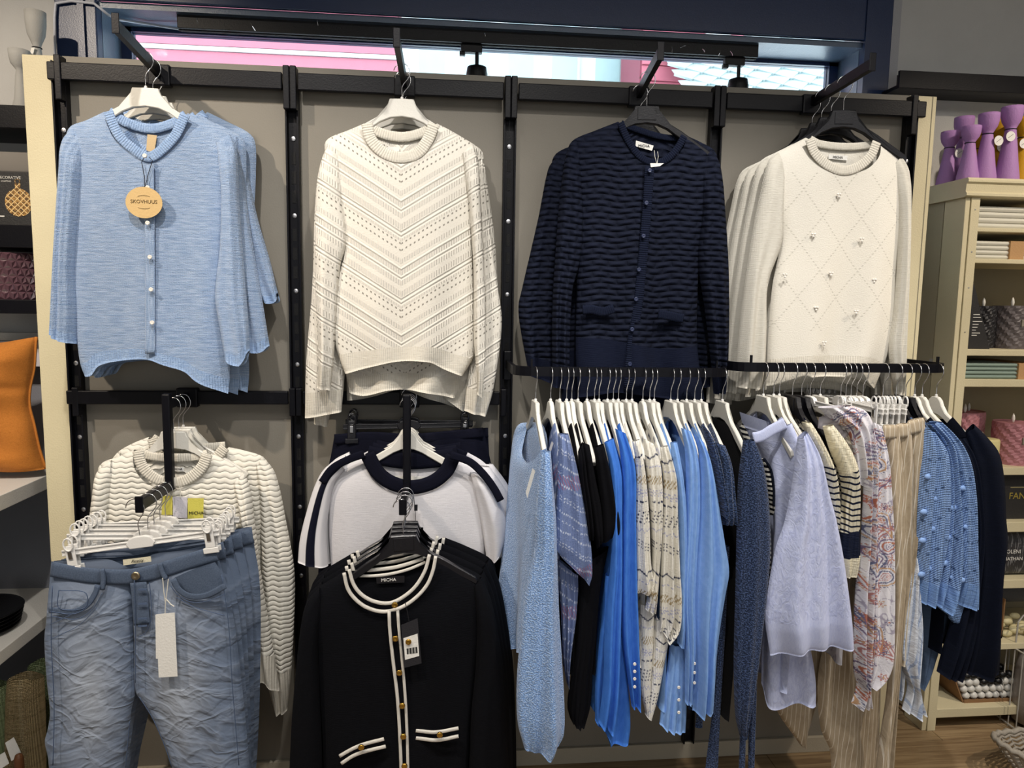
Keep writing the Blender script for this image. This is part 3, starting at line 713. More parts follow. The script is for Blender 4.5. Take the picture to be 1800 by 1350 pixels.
for i, (Y, dx, lab, rsl_) in enumerate(((-.05, (34, -2), 'rearmost pale blue wool cardigan on the first top arm, one sleeve showing at right', ([(410, 250), (420, 330), (430, 420), (444, 490), (464, 532)], [(428, 240), (436, 300), (452, 380), (474, 456), (488, 515)], [(464, 532), (478, 534), (490, 530), (488, 515)])),
                                  (-.095, (17, 2), 'pale blue wool cardigan between the tagged cardigan and the rearmost one', ([(396, 250), (404, 330), (410, 430), (420, 530), (436, 616)], [(416, 240), (427, 300), (440, 400), (460, 520), (474, 608)], [(436, 616), (450, 620), (464, 618), (474, 608)])),
                                  (-.145, (0, 0), 'pale blue wool cardigan with pearl buttons and a round kraft tag', None))):
    c = blue_cardigan(Y, dx, lab, i == 2, rsl_)
    hang_front('white', armx1, Y+.004, topz(armtop(Y)), 'white hanger ' + ('at the back of', 'in the middle of', 'at the front of')[i] + ' the pale blue cardigans', 'white hangers on the first top arm', (.09, .05, .02)[i])
    if i == 2:
        Yf = -.205
        px_sheet('neck_label', c, paint('tan_label', '#c9b088', .8), [(257, 264), (259, 236), (276, 238), (271, 269)], -.140)
        n = 36; ctr = at(253, 356, Yf); rx, rz_ = .0465, .0405
        disc = [(ctr[0]+rx*math.cos(TAU*k/n), ctr[2]+rz_*math.sin(TAU*k/n)) for k in range(n)]
        tg = MB().prism(disc, 'y', Yf, Yf+.0012).build('swing_tag', TAN, c); tg['label'] = 'round kraft paper swing tag'
        BRN = paint('brown_print', '#6d5836', .8)
        lettering('SKOVHUUS', .0132, BRN, tg, (ctr[0], Yf-.0006, ctr[2]+.002))
        MB().tube([(ctr[0]+.016*math.cos(a), Yf-.0006, ctr[2]+.014+.004*math.sin(a)) for a in np.linspace(.3, 2.84, 8)], .0004, 5).tube([(ctr[0]+.016*math.cos(a), Yf-.0006, ctr[2]-.012-.004*math.sin(a)) for a in np.linspace(.3, 2.84, 8)], .0004, 5).build('printed_mark', BRN, tg)
        for pts in ([(255, 275), (249, 285), (254, 312), (254, 334)], [(262, 276), (268, 282), (260, 308), (254, 334)]):
            MB().tube(list(W(pts, Yf+.008)), .0009, 6).build('tag_string', CORD, tg)

# ---- white chevron pullovers, second bay, top arm
GB = 'white chevron knit pullovers on the second top arm'
def chevron_pullover(Y, d, label, lsl, rsl, hem, full=True, sd=1):
    S = lambda pts: [(p[0]+d[0], p[1]+d[1]) for p in pts]
    t = thing('pullover', label, 'pullover', at(702+d[0], 220+d[1], Y), GB); org = at(706+d[0], 300+d[1], Y)
    left = S([(640, 217), (612, 229), (578, 243), (570, 256), (584, 330), (603, 400), (604, 446), (592, 500), (587, 590), (597, 632)])+[hem[0]]
    right = S([(768, 217), (795, 231), (833, 255), (840, 268), (836, 330), (831, 420), (834, 540), (834, 620), (826, 640)])+[hem[-1]]
    piece('body', t, CHEV, left, right, Y, top=S([(640, 217), (648, 250), (672, 276), (702, 286), (735, 279), (758, 253), (768, 217)]), topb=S([(640, 217), (662, 236), (706, 246), (748, 236), (768, 217)]),
          bot=hem, thick=.034, nu=60, nv=80, org=org, fold=folds(4, .011, 11+sd, 1.0, 3.0, .08), split=[(0, .93, 'body', CHEV), (.93, 1, 'hem_rib', WHITE_RIB)])
    for i, (a, b) in enumerate((lsl, rsl)):
        piece('sleeve', t, CHEV, a, b, Y-.01-(.012 if i else 0), thick=.03, ttop=.35, tbot=.5, nu=22, nv=70, org=org, fold=folds(3, .006, 21+i+sd, 1, 2.5), split=[(0, .9, 'sleeve', CHEV), (.9, 1, 'cuff', WHITE_RIB)])
    band('neck_rib', t, WHITE_RIB_H, W(S([(645, 218), (652, 245), (674, 268), (702, 277), (733, 270), (752, 246), (763, 218)]), Y-.032), Y, w=.031, t=.0024, off=.003)
    band('neck_rib', t, WHITE_RIB_H, W(S([(647, 219), (664, 232), (706, 241), (746, 232), (762, 219)]), Y+.006), Y, w=.028, t=.004)
    return t
X2 = -.1155
chevron_pullover(-.05, (10, 6), 'white chevron pullover, rearmost on the second top arm, lowest hem showing',
    ([(585, 400), (575, 560), (556, 660), (552, 744)], [(612, 420), (604, 560), (596, 660), (575, 750)]), ([(828, 270), (838, 450), (826, 600), (770, 690)], [(852, 290), (872, 450), (868, 600), (815, 724)]),
    [(610, 704), (640, 700), (700, 684), (745, 694), (800, 716)], sd=4)
chevron_pullover(-.095, (6, 4), 'white chevron pullover in the middle, its long left cuff hanging lowest',
    ([(572, 270), (556, 330), (549, 500), (538, 640), (536, 735)], [(600, 300), (606, 430), (604, 560), (606, 650), (600, 724)]), ([(836, 290), (838, 450), (832, 600), (822, 664), (816, 722)], [(848, 280), (858, 372), (876, 510), (882, 570), (868, 680), (854, 732)]),
    [(614, 690), (644, 694), (685, 684), (740, 686), (800, 700)], sd=2)
b3 = chevron_pullover(-.145, (0, 0), 'white chevron pullover in front on the second top arm',
    ([(586, 246), (569, 270), (556, 330), (554, 440), (556, 540), (560, 620), (557, 682)], [(600, 280), (602, 350), (609, 423), (598, 470), (591, 560), (586, 640), (581, 686)]),
    ([(812, 270), (824, 360), (832, 470), (833, 600), (838, 660), (838, 692)], [(832, 254), (841, 290), (847, 400), (853, 520), (854, 620), (851, 660), (847, 699)]),
    [(607, 657), (650, 645), (702, 634), (754, 635), (780, 648), (812, 661)])
for i, (Y, lab) in enumerate(((-.05, 'at the back'), (-.095, 'in the middle'), (-.145, 'at the front'))):
    hang_front('white', X2, Y+.004, topz(armtop(Y)), 'white hanger %s of the white chevron pullovers' % lab, 'white hangers on the second top arm', (-.03, .04, -.01)[i])
px_sheet('neck_label', b3, M_WHITE, [(680, 266), (680, 258), (702, 258), (702, 266)], -.139)

# ---- navy blister-knit cardigans, third bay, top arm
GC = 'navy textured cardigans on the third top arm'
def navy_cardigan(Y, d, label, front, lsl, rsl):
    S = lambda pts: [(p[0]+d[0], p[1]+d[1]) for p in pts]
    t = thing('cardigan', label, 'cardigan', at(1140+d[0], 240+d[1], Y), GC); org = at(1136+d[0], 300+d[1], Y)
    left = S([(1086, 214), (1045, 230), (1008, 246), (998, 264), (1006, 340), (1012, 420), (1014, 500), (1012, 600), (1016, 698)])
    right = S([(1206, 238), (1232, 250), (1255, 264), (1262, 284), (1248, 350), (1232, 430), (1226, 520), (1226, 610), (1238, 702)])
    piece('body', t, NAVYTX, left, right, Y, top=S([(1086, 214), (1100, 250), (1122, 280), (1142, 292), (1166, 290), (1192, 268), (1206, 238)]), topb=S([(1086, 214), (1120, 228), (1160, 240), (1189, 243), (1206, 238)]),
          bot=S([(1016, 698), (1060, 690), (1110, 690), (1170, 700), (1238, 702)]), thick=.034, nu=56, nv=80, org=org, fold=folds(4, .012, 31, 1.0, 3.2, .08),
          split=[(0, .80, 'body', NAVYTX), (.80, 1, 'hem_rib', NAVY_SM)])
    for i, (a, b) in enumerate((lsl, rsl)):
        piece('sleeve', t, NAVYTX, a, b, Y-.012, thick=.03, ttop=.35, tbot=.6, nu=22, nv=60, org=org, fold=folds(3, .006, 41+i, 1, 2.5), split=[(0, .9, 'sleeve', NAVYTX), (.9, 1, 'cuff', NAVY_SM)])
    band('neck_rib', t, NAVY_RIB, W(S([(1090, 216), (1103, 246), (1123, 274), (1142, 285), (1166, 283), (1188, 264), (1202, 240)]), Y-.03), Y, w=.02, t=.004, off=.003)
    band('neck_rib', t, NAVY_RIB, W(S([(1092, 217), (1120, 228), (1160, 240), (1189, 243), (1202, 240)]), Y+.006), Y, w=.018, t=.004)
    if front:
        pk = np.array([at(a, b, Y-.046) for a, b in ((1142, 292), (1138, 357), (1131, 440), (1121, 540), (1111, 600), (1104, 690))])
        band('placket', t, NAVY_RIB, pk, Y, w=.027, t=.0035, n=40)
        for a, b in ((1142, 300), (1136, 357), (1131, 415), (1123, 474), (1118, 526), (1111, 579), (1107, 640)): button(t, NAVYBTN, at(a, b, Y-.056), .0062, .004)
        for q in ([(1024, 545), (1040, 544), (1060, 548), (1079, 542)], [(1157, 552), (1180, 556), (1201, 560)]):
            pb = band('pocket', t, NAVY_RIB, W(q, Y-.045), Y, w=.026, t=.004, n=20)
    return t
navy_cardigan(-.08, (-28, 22), 'navy textured cardigan behind the front one, showing at its left', False,
    ([(978, 276), (964, 296), (946, 384), (917, 510), (911, 540), (916, 585), (930, 660)], [(1000, 280), (990, 400), (985, 500), (985, 600), (988, 680)]),
    ([(1216, 300), (1210, 440), (1205, 560), (1210, 680)], [(1234, 290), (1246, 400), (1250, 540), (1248, 680)]))
nc = navy_cardigan(-.17, (0, 0), 'navy textured cardigan in front with small round buttons and a white neck label', True,
    ([(1012, 246), (997, 266), (985, 340), (976, 450), (971, 540), (971, 680)], [(1020, 290), (1024, 400), (1018, 464), (1006, 510), (1001, 600), (1001, 684)]),
    ([(1228, 290), (1232, 380), (1226, 450), (1238, 540), (1250, 640), (1254, 692)], [(1250, 262), (1265, 290), (1275, 390), (1280, 480), (1280, 590), (1276, 690)]))
px_sheet('neck_label', nc, M_WHITE, [(1117, 257), (1118, 247), (1149, 256), (1146, 265)], -.166)
lettering('MICHA', .0105, M_INK, nc, at(1132, 256.5, -.1675), ry=0, rz=0)
tg = px_sheet('swing_tag', nc, M_WHITE, [(1144, 294), (1143, 287), (1167, 287), (1160, 292)], -.222)
MB().tube(list(W([(1150, 264), (1151, 275), (1155, 289)], -.218)), .0008, 5).tube(list(W([(1156, 266), (1157, 275), (1155, 289)], -.218)), .0008, 5).build('tag_string', SILV, tg)
for i, (X, Y, lab) in enumerate(((.574, -.08, 'behind'), (.569, -.17, 'in front'))):
    hang_front('black', X, Y+.004, topz(armtop(Y)), 'black hanger %s on the third top arm, under a navy cardigan' % lab, 'black hangers on the third top arm', (-.05, -.10)[i])

# ---- white pullovers with diamond lines, fourth bay, top arm
GD = 'white diamond pullovers on the fourth top arm'
def diamond_mat():
    M = Mat('white_diamond_knit', '#dedad0', .88, spec=.12); x, z = M.uv()
    a, b = (z*.78+x)*(1/.118), (z*.78-x)*(1/.118)
    la, lb = (a.frac()-.5).abs(), (b.frac()-.5).abs()
    dots = ((z*(TAU/.0085)).sin()).gt(.35); hole = ((la.lt(.018)).max(lb.lt(.018)))*dots*(z.lt(-.03))*(z.gt(-.48))
    n = M.noise(M.vec(x*240, z*320), 1, 2)
    M.color(M.mix(hole*.34, M.mix(n, '#e1ddd3', '#d5d0c4'), '#8b867a')); M.bump(n*.3-hole*1.2, .003); return M.m
DIAM = diamond_mat()
def diamond_pullover(Y, d, label, front, k):
    S = lambda pts: [(p[0]+d[0], p[1]+d[1]) for p in pts]
    t = thing('pullover', label, 'pullover', at(1480+d[0], 250+d[1], Y), GD); org = at(1476+d[0], 290+d[1], Y)
    left = S([(1416, 242), (1385, 258), (1358, 272), (1349, 290), (1362, 350), (1372, 420), (1358, 500), (1351, 580), (1347, 678)])
    right = S([(1545, 249), (1566, 262), (1588, 280), (1594, 300), (1584, 380), (1574, 470), (1571, 553), (1560, 620), (1536, 684)])
    piece('body', t, DIAM, left, right, Y, top=S([(1416, 242), (1426, 272), (1448, 297), (1480, 308), (1512, 301), (1536, 278), (1545, 249)]), topb=S([(1416, 242), (1440, 254), (1482, 260), (1524, 257), (1545, 249)]),
          bot=S([(1347, 678), (1400, 664), (1440, 661), (1500, 664), (1536, 684)]), thick=.032, nu=50 if front else 30, nv=80 if front else 50, org=org, fold=folds(3, .011, 51, 1.0, 2.8, .08),
          split=[(0, .90, 'body', DIAM), (.90, 1, 'hem_rib', WHITE_RIB)])
    piece('sleeve', t, WHITE_SM, S([(1368, 268), (1350, 284), (1336, 340), (1324, 400), (1309, 495), (1297, 611), (1293, 680)]), S([(1378, 310), (1374, 380), (1372, 430), (1348, 500), (1346, 580), (1344, 640), (1338, 684)]), Y-.014,
          thick=.03, ttop=.35, tbot=.6, nu=24, nv=60, org=org, fold=folds(3, .007, 61, 1, 2.5), split=[(0, .9, 'sleeve', WHITE_SM), (.9, 1, 'cuff', WHITE_RIB)])
    piece('sleeve', t, WHITE_SM, S([(1568, 290), (1578, 380), (1577, 470), (1570, 553), (1562, 610), (1572, 692)]), S([(1584, 274), (1595, 302), (1595, 390), (1592, 495), (1588, 611), (1584, 696)]), Y-.014,
          thick=.028, ttop=.35, tbot=.6, nu=18, nv=60, org=org, fold=folds(3, .005, 63, 1, 2.5), split=[(0, .9, 'sleeve', WHITE_SM), (.9, 1, 'cuff', WHITE_RIB)])
    band('neck_rib', t, WHITE_RIB_H, W(S([(1422, 244), (1431, 268), (1452, 289), (1480, 300), (1508, 293), (1530, 273), (1540, 250)]), Y-.03), Y, w=.027, t=.0024, off=.003)
    band('neck_rib', t, WHITE_RIB_H, W(S([(1424, 245), (1440, 253), (1482, 258), (1522, 256), (1540, 250)]), Y+.006), Y, w=.022, t=.004)
    if front:
        for a, b in ((1475, 343), (1430, 413), (1515, 421), (1380, 484), (1461, 481), (1537, 493), (1435, 542), (1505, 548), (1449, 603)):
            p = at(a, b, Y-.038); bb = MB()
            for q in range(3): bb.sphere((p[0]+.0045*math.cos(TAU*q/3+.5), p[1], p[2]+.0045*math.sin(TAU*q/3+.5)), .0034, 8, 5)
            bb.build('pearl_cluster', PEARL, t, True)
    return t
for i, (Y, d, lab) in enumerate(((-.055, (-52, 27), 'white pullover rearmost on the fourth top arm, showing as the outermost left edge'), (-.10, (-37, 20), 'white pullover third from the front on the fourth top arm'),
                                 (-.145, (-19, 9), 'white pullover directly behind the front diamond pullover'), (-.20, (0, 0), 'white pullover in front with diamond eyelet lines and pearl clusters'))):
    dp = diamond_pullover(Y, d, lab, i == 3, i)
    fr = (-.04-Y)/.265; X = 1.118+.028*fr
    hang_front('black', X, Y+.004, topz(armtop(Y)), 'black hanger %s on the fourth top arm, under a white diamond pullover' % ('rearmost', 'third from the front', 'second from the front', 'at the front')[i], 'black hangers on the fourth top arm', (-.15, -.12, -.12, -.12)[i])
px_sheet('neck_label', dp, M_WHITE, [(1456, 279), (1457, 271), (1490, 274), (1489, 282)], -.195)
lettering('MICHA', .0095, M_INK, dp, at(1473, 276.5, -.1968))

# ---- white wave-knit sweaters, first bay, upper stepped arm
GE = 'white wave knit sweaters on the first stepped arm'
def wave_sweater(Y, left, right, top, topb, neck, neckb, bot, lsl, rsl, label, org):
    t = thing('sweater', label, 'sweater', org, GE)
    piece('body', t, WAVE, left, right, Y, top=top, topb=topb, bot=bot, thick=.03, nu=54, nv=70, org=org, fold=folds(3, .008, 71, 1, 2.6, .1), split=[(0, .93, 'body', WAVE), (.93, 1, 'hem_rib', WHITE_RIB)])
    for i, (a, b) in enumerate((lsl, rsl)):
        piece('sleeve', t, WAVE, a, b, Y-.012, thick=.03, ttop=.35, tbot=.7, nu=22, nv=70, org=org, fold=folds(2, .006, 75+i, 1, 2.4), split=[(0, .83, 'sleeve', WAVE), (.83, 1, 'cuff', WHITE_RIB)])
    band('neck_rib', t, WHITE_RIB_H, W(neck, Y-.03), Y, w=.03, t=.003, off=.003)
    band('neck_rib', t, WHITE_RIB_H, W(neckb, Y+.006), Y, w=.026, t=.005)
    return t
wave_sweater(-.09, [(262, 768), (232, 780), (205, 797), (190, 825), (196, 900), (200, 1100), (200, 1200)], [(402, 786), (430, 792), (462, 803), (474, 822), (468, 900), (462, 1100), (460, 1200)],
    [(262, 768), (280, 810), (330, 830), (380, 815), (402, 786)], [(262, 768), (290, 782), (330, 788), (370, 786), (402, 786)],
    [(268, 770), (284, 804), (330, 822), (376, 808), (396, 786)], [(268, 770), (290, 782), (330, 788), (370, 786), (396, 784)], None,
    ([(212, 795), (190, 830), (184, 950), (176, 1150)], [(214, 830), (212, 960), (206, 1150)]),
    ([(450, 820), (458, 880), (459, 960), (460, 1080), (464, 1170), (483, 1252)], [(462, 802), (484, 832), (503, 916), (518, 1010), (516, 1110), (512, 1180), (505, 1248)]),
    'white wave knit sweater behind, its whole right sleeve showing beside the jeans', at(330, 800, -.09))
we = wave_sweater(-.165, [(236, 790), (205, 804), (182, 812), (172, 826), (182, 900), (188, 1000), (188, 1150)], [(372, 797), (402, 812), (428, 832), (436, 850), (428, 920), (424, 1050), (424, 1180)],
    [(236, 790), (243, 820), (262, 843), (290, 855), (318, 856), (346, 843), (364, 822), (372, 797)], [(236, 790), (262, 802), (302, 806), (345, 803), (372, 797)],
    [(243, 792), (250, 817), (267, 836), (290, 846), (316, 847), (340, 836), (357, 818), (365, 798)], [(243, 793), (262, 801), (302, 805), (345, 803), (365, 798)], None,
    ([(196, 808), (172, 828), (164, 870), (157, 930), (150, 1080)], [(200, 850), (192, 900), (188, 960), (182, 1080)]),
    ([(410, 850), (424, 910), (430, 1000), (440, 1180)], [(430, 832), (440, 858), (447, 910), (458, 1000), (492, 1214)]),
    'white wave knit sweater in front with an acid yellow swing tag', at(304, 830, -.165))
YEL = paint('acid_yellow_card', '#cfc75a', .7)
tg = px_sheet('swing_tag', we, YEL, [(330, 920), (330, 876), (358, 876), (357, 921)], -.212); tg['label'] = 'acid yellow swing tag'
lettering('MICHA', .0125, M_INK, tg, at(345, 902, -.2135))
px_sheet('swing_tag', we, paint('grey_card', '#c9c6cf', .7), [(304, 910), (304, 873), (329, 874), (329, 911)], -.2115)
px_sheet('swing_tag', we, YEL, [(284, 905), (285, 871), (303, 872), (303, 905)], -.211)
px_sheet('neck_label', we, M_WHITE, [(300, 828), (300, 820), (324, 821), (324, 829)], -.160); lettering('MICHA', .008, M_INK, we, at(312, 824.5, -.1615))
st = MB().tube(list(W([(310, 840), (316, 858), (317, 876)], -.2125)), .0008, 5).tube(list(W([(316, 840), (318, 856), (317, 876)], -.2125)), .0008, 5).build('tag_string', SILV, tg)
EZ = topz(1.248)
for i, (Y, rz) in enumerate(((-.085, .10), (-.12, .02), (-.16, -.06))):
    hanger('white', (-.747, Y, EZ), rz, 'white hanger ' + ('rearmost above', 'in the middle above', 'foremost above')[i] + ' the white wave knit sweaters', 'white hangers on the first stepped arm')

# ---- jeans on clip hangers, first bay, lower stepped arm
GF = 'faded jeans on the first stepped arm'
def denim():
    M = Mat('faded_denim', '#6f85a6', .85, spec=.15, sheen=.1); x, z = M.uv(); P = M.attr('print')
    w = M.noise(M.vec(x*1.0, z*1.0), 9, 2)
    tw = M.noise(M.vec((x+z)*620, (x-z)*150), 1, 2)
    # creased wash: sharp ridges from a stretched, warped cell pattern
    s = x.abs()
    def crease(vx, vz, dist):      # thin sharp fold lines: where a stretched noise crosses its middle
        return (M.noise(M.vec(vx, vz), 1, 2, .45, dist)-.5).abs()
    k1 = crease(x*7+w*1.5, z*17+s*5, .7); k2 = crease(x*6+9.0, z*15-s*6+w*2, .7); k3 = crease(x*3.5+4.0, z*22+w*2, .4)
    soft = M.noise(M.vec(x*8, z*16+s*6), 1, 3, .5, .7); hit = z.sstep(.0, -.09)
    ln = (1.0-k1.sstep(.0, .07))+(1.0-k2.sstep(.0, .06))+(1.0-k3.sstep(0.0, .05))*.7
    M.color(M.mix(tw*.30, M.mix(ln*hit*.13, P, '#a9b3c2'), '#4c5c76')); M.bump((soft*1.5-k1.min(.12)*2.5-k2.min(.12)*2.5)*hit+tw*.06, .0065); return M.m
DENIM = denim()
DENIM_D = knit('denim_seam', '#606d82', '#4e5b70', rib=None, pitch=.002, mscale=(300, 300), bump=.001)
DENIM_I = knit('denim_inside', '#434f63', '#384457', pitch=.002, bump=.0008)
STITCH = paint('denim_stitching', '#4a5a76', .8)
def fade(x, z, u, v):
    base = np.array(col('#6b788d')[:3]); lt = np.array(col('#a4abb6')[:3]); dk = np.array(col('#505e74')[:3])
    cx = np.where(x < -.01, -.105, .105)
    f = np.exp(-((x-cx)/.06)**2-((z+.30)/.16)**2)[:, None]; g = np.exp(-((x-cx)/.07)**2-((z+.06)/.10)**2)[:, None]*.25
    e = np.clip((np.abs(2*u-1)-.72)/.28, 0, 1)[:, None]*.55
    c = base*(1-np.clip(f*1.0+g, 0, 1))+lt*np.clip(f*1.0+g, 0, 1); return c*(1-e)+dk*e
def jeans(Y, d, label, full, sc=1.0, k=0.0):
    S = lambda pts: [(p[0]*sc+d[0]-k*max(0, p[1]-960), p[1]+d[1]) for p in pts]
    t = thing('jeans', label, 'jeans', at(236*sc+d[0], 990+d[1], Y), GF); org = at(232*sc+d[0], 1010+d[1], Y)
    fold = folds(3, .006, 81, 1, 2.6, .2); nu, nv = (44, 120) if full else (16, 40)
    legl = S([(90, 987), (86, 1035), (82, 1090), (79, 1122), (83, 1191), (89, 1249), (85, 1280), (80, 1300), (86, 1330), (90, 1390), (92, 1470)])
    legr = S([(378, 956), (390, 1000), (400, 1032), (410, 1081), (419, 1148), (427, 1220), (433, 1278), (437, 1330), (440, 1380), (440, 1460)])
    cl = S([(229, 1000), (232, 1060), (235, 1130), (238, 1214), (231, 1249), (223, 1315), (219, 1350), (216, 1470)])
    crr = S([(229, 1000), (233, 1060), (236, 1130), (239, 1214), (260, 1243), (277, 1278), (293, 1312), (304, 1350), (322, 1460)])
    piece('trouser_leg', t, DENIM, legl, cl, Y, top=S([(90, 987), (139, 995), (180, 999), (229, 1000)]), topb=S([(90, 987), (150, 985), (190, 984), (229, 1000)]), thick=.028, backthick=.008, nu=nu, nv=nv, org=org, fold=fold, colf=fade, p=3.2, vthick=lambda v: .35+.65*np.clip(v*6, 0, 1))
    piece('trouser_leg', t, DENIM, crr, legr, Y, top=S([(229, 1000), (277, 991), (326, 974), (378, 956)]), topb=S([(229, 1000), (266, 976), (318, 968), (378, 956)]), thick=.028, backthick=.008, nu=nu, nv=nv, org=org, fold=fold, colf=fade, p=3.2, vthick=lambda v: .35+.65*np.clip(v*6, 0, 1))
    # waistband: a band round the front and the darker inside of the back
    band('waistband', t, DENIM_D, W(S([(92, 1000), (140, 1009), (180, 1013), (230, 1013), (280, 1003), (328, 988), (381, 972)]), Y-(.013 if full else .010)), Y, w=.040, t=.0038, off=.002)
    piece('waist_inside', t, DENIM_I, S([(95, 986), (96, 1010)]), S([(374, 956), (376, 980)]), Y+.012, top=S([(95, 984), (160, 982), (214, 980), (266, 973), (318, 965), (374, 955)]), bot=S([(96, 1012), (160, 1016), (230, 1018), (300, 1000), (376, 980)]), thick=.004, nu=30, nv=4)
    return t
jn = []
for i, (Y, d, sc, k_, lab) in enumerate(((-.232, (87, -30), .94, .12, 'rearmost faded blue jeans beside the white sweater sleeve'), (-.27, (64, -22), .95, .09, 'faded blue jeans fourth from the front on clip hangers'), (-.31, (40, -12), .97, .06, 'faded blue jeans in the middle of the row of jeans'),
                                     (-.35, (20, -4), .985, .03, 'faded blue jeans second from the front on clip hangers'), (-.388, (0, 0), 1.0, 0.0, 'faded button-fly blue jeans in front with a long white swing tag'))):
    jn.append(jeans(Y, d, lab, i == 4, sc, k_))
j = jn[-1]; Yf = -.424
def stitchline(pts, w=.0016, off=.0, mat=None, nm='seam'): return band(nm, j, mat or STITCH, W(pts, Yf+off), Yf, w=w, t=.0012, n=26)
for pts in ([(179, 1000), (182, 1018), (180, 1036)], [(281, 990), (285, 1004), (292, 1018)]): band('belt_loop', j, DENIM_D, W(pts, Yf+.008), Yf, w=.0115, t=.005, n=10)
fly = band('fly_placket', j, DENIM_D, W([(243, 1024), (246, 1050), (248, 1080), (250, 1098)], Yf+.004), Yf, w=.040, t=.0018, n=16)
for yy in (1036, 1061, 1087, 1100): MB().box(at(243, yy-1.2, Yf-.004)+np.array([0, -.002, 0]), at(259, yy+1.2, Yf-.004)).build('buttonhole', STITCH, fly)
button(j, STITCH, at(239, 1012, Yf+.016), .0125, .002, 'button'); bt = button(j, Mat('antique_brass', '#b9a98c', .35, 1.0).m, at(239, 1012, Yf+.013), .0108, .0045, 'button')
for pts in ([(103, 1038), (150, 1042), (150, 1068), (104, 1069), (103, 1038)], [(88, 1075), (130, 1079), (155, 1066), (170, 1044), (174, 1030)], [(90, 1083), (135, 1088), (163, 1070), (180, 1042)], [(88, 1098), (130, 1078)], [(89, 1124), (140, 1098), (170, 1068)],
            [(303, 1020), (312, 1036), (332, 1048), (360, 1046), (392, 1030)], [(300, 1030), (312, 1045), (336, 1058), (366, 1056), (395, 1044)], [(310, 1050), (345, 1068), (395, 1082)], [(236, 1020), (238, 1100), (238, 1200)], [(263, 1024), (266, 1085), (256, 1112), (243, 1120)],
            [(92, 1030), (90, 1120), (95, 1240), (93, 1345)], [(390, 1010), (402, 1100), (408, 1200), (420, 1345)], [(245, 1225), (268, 1262), (290, 1312), (302, 1348)], [(228, 1268), (221, 1348)]): stitchline(pts)
piece('pocket_bag', j, DENIM_D, [(306, 1016), (312, 1030), (330, 1044)], [(378, 988), (388, 1006), (390, 1030)], Yf+.012, top=[(306, 1016), (340, 1002), (378, 988)], bot=[(330, 1044), (360, 1045), (390, 1030)], thick=.006, nu=12, nv=8)
band('pocket_edge', j, DENIM_D, W([(86, 1072), (128, 1075), (152, 1064), (168, 1042), (172, 1028)], Yf+.002), Yf, w=.014, t=.0018, n=22)
band('pocket_edge', j, DENIM_D, W([(304, 1018), (314, 1036), (334, 1048), (362, 1047), (396, 1030)], Yf-.002), Yf, w=.015, t=.0018, n=22)
lb = px_sheet('waist_label', j, paint('cream_label', '#d9d2b8', .8), [(217, 994), (216, 984), (265, 978), (266, 987)], -.40)
lettering('Piretty', .011, M_INK, lb, at(241, 986, -.4025), ry=-6, shear=.4)
sw = px_sheet('swing_tag', j, M_WHITE, [(279, 1191), (274, 1080), (307, 1077), (312, 1189)], Yf-.012, .001); sw['label'] = 'long white blank swing tag'
px_sheet('swing_tag', j, M_WHITE, [(274, 1158), (273, 1081), (305, 1078), (308, 1157)], Yf-.0105, .001)
MB().tube(list(W([(286, 1016), (288, 1040), (291, 1060), (290, 1085)], Yf-.011)), .0012, 5).tube(list(W([(296, 1018), (293, 1045), (291, 1060)], Yf-.011)), .0012, 5).tube(list(W([(291, 1052), (300, 1062), (306, 1066)], Yf-.011)), .0016, 5).build('tag_string', SILV, sw)
CZ = topz(1.012+.014)
for i, (Y, rz) in enumerate(((-.232, .04), (-.27, -.03), (-.31, .02), (-.35, .05), (-.3975, -.02))):
    o = hanger('clip', (-.750, Y, CZ), rz, 'white clip hanger ' + ('rearmost above the jeans', 'fourth from the front above the jeans', 'in the middle above the jeans', 'second from the front above the jeans', 'in front, tilted, above the jeans with the white tag')[i], 'white clip hangers on the first stepped arm')
    o.rotation_euler[1] = (-.02, .0, .02, .03, -.13)[i]

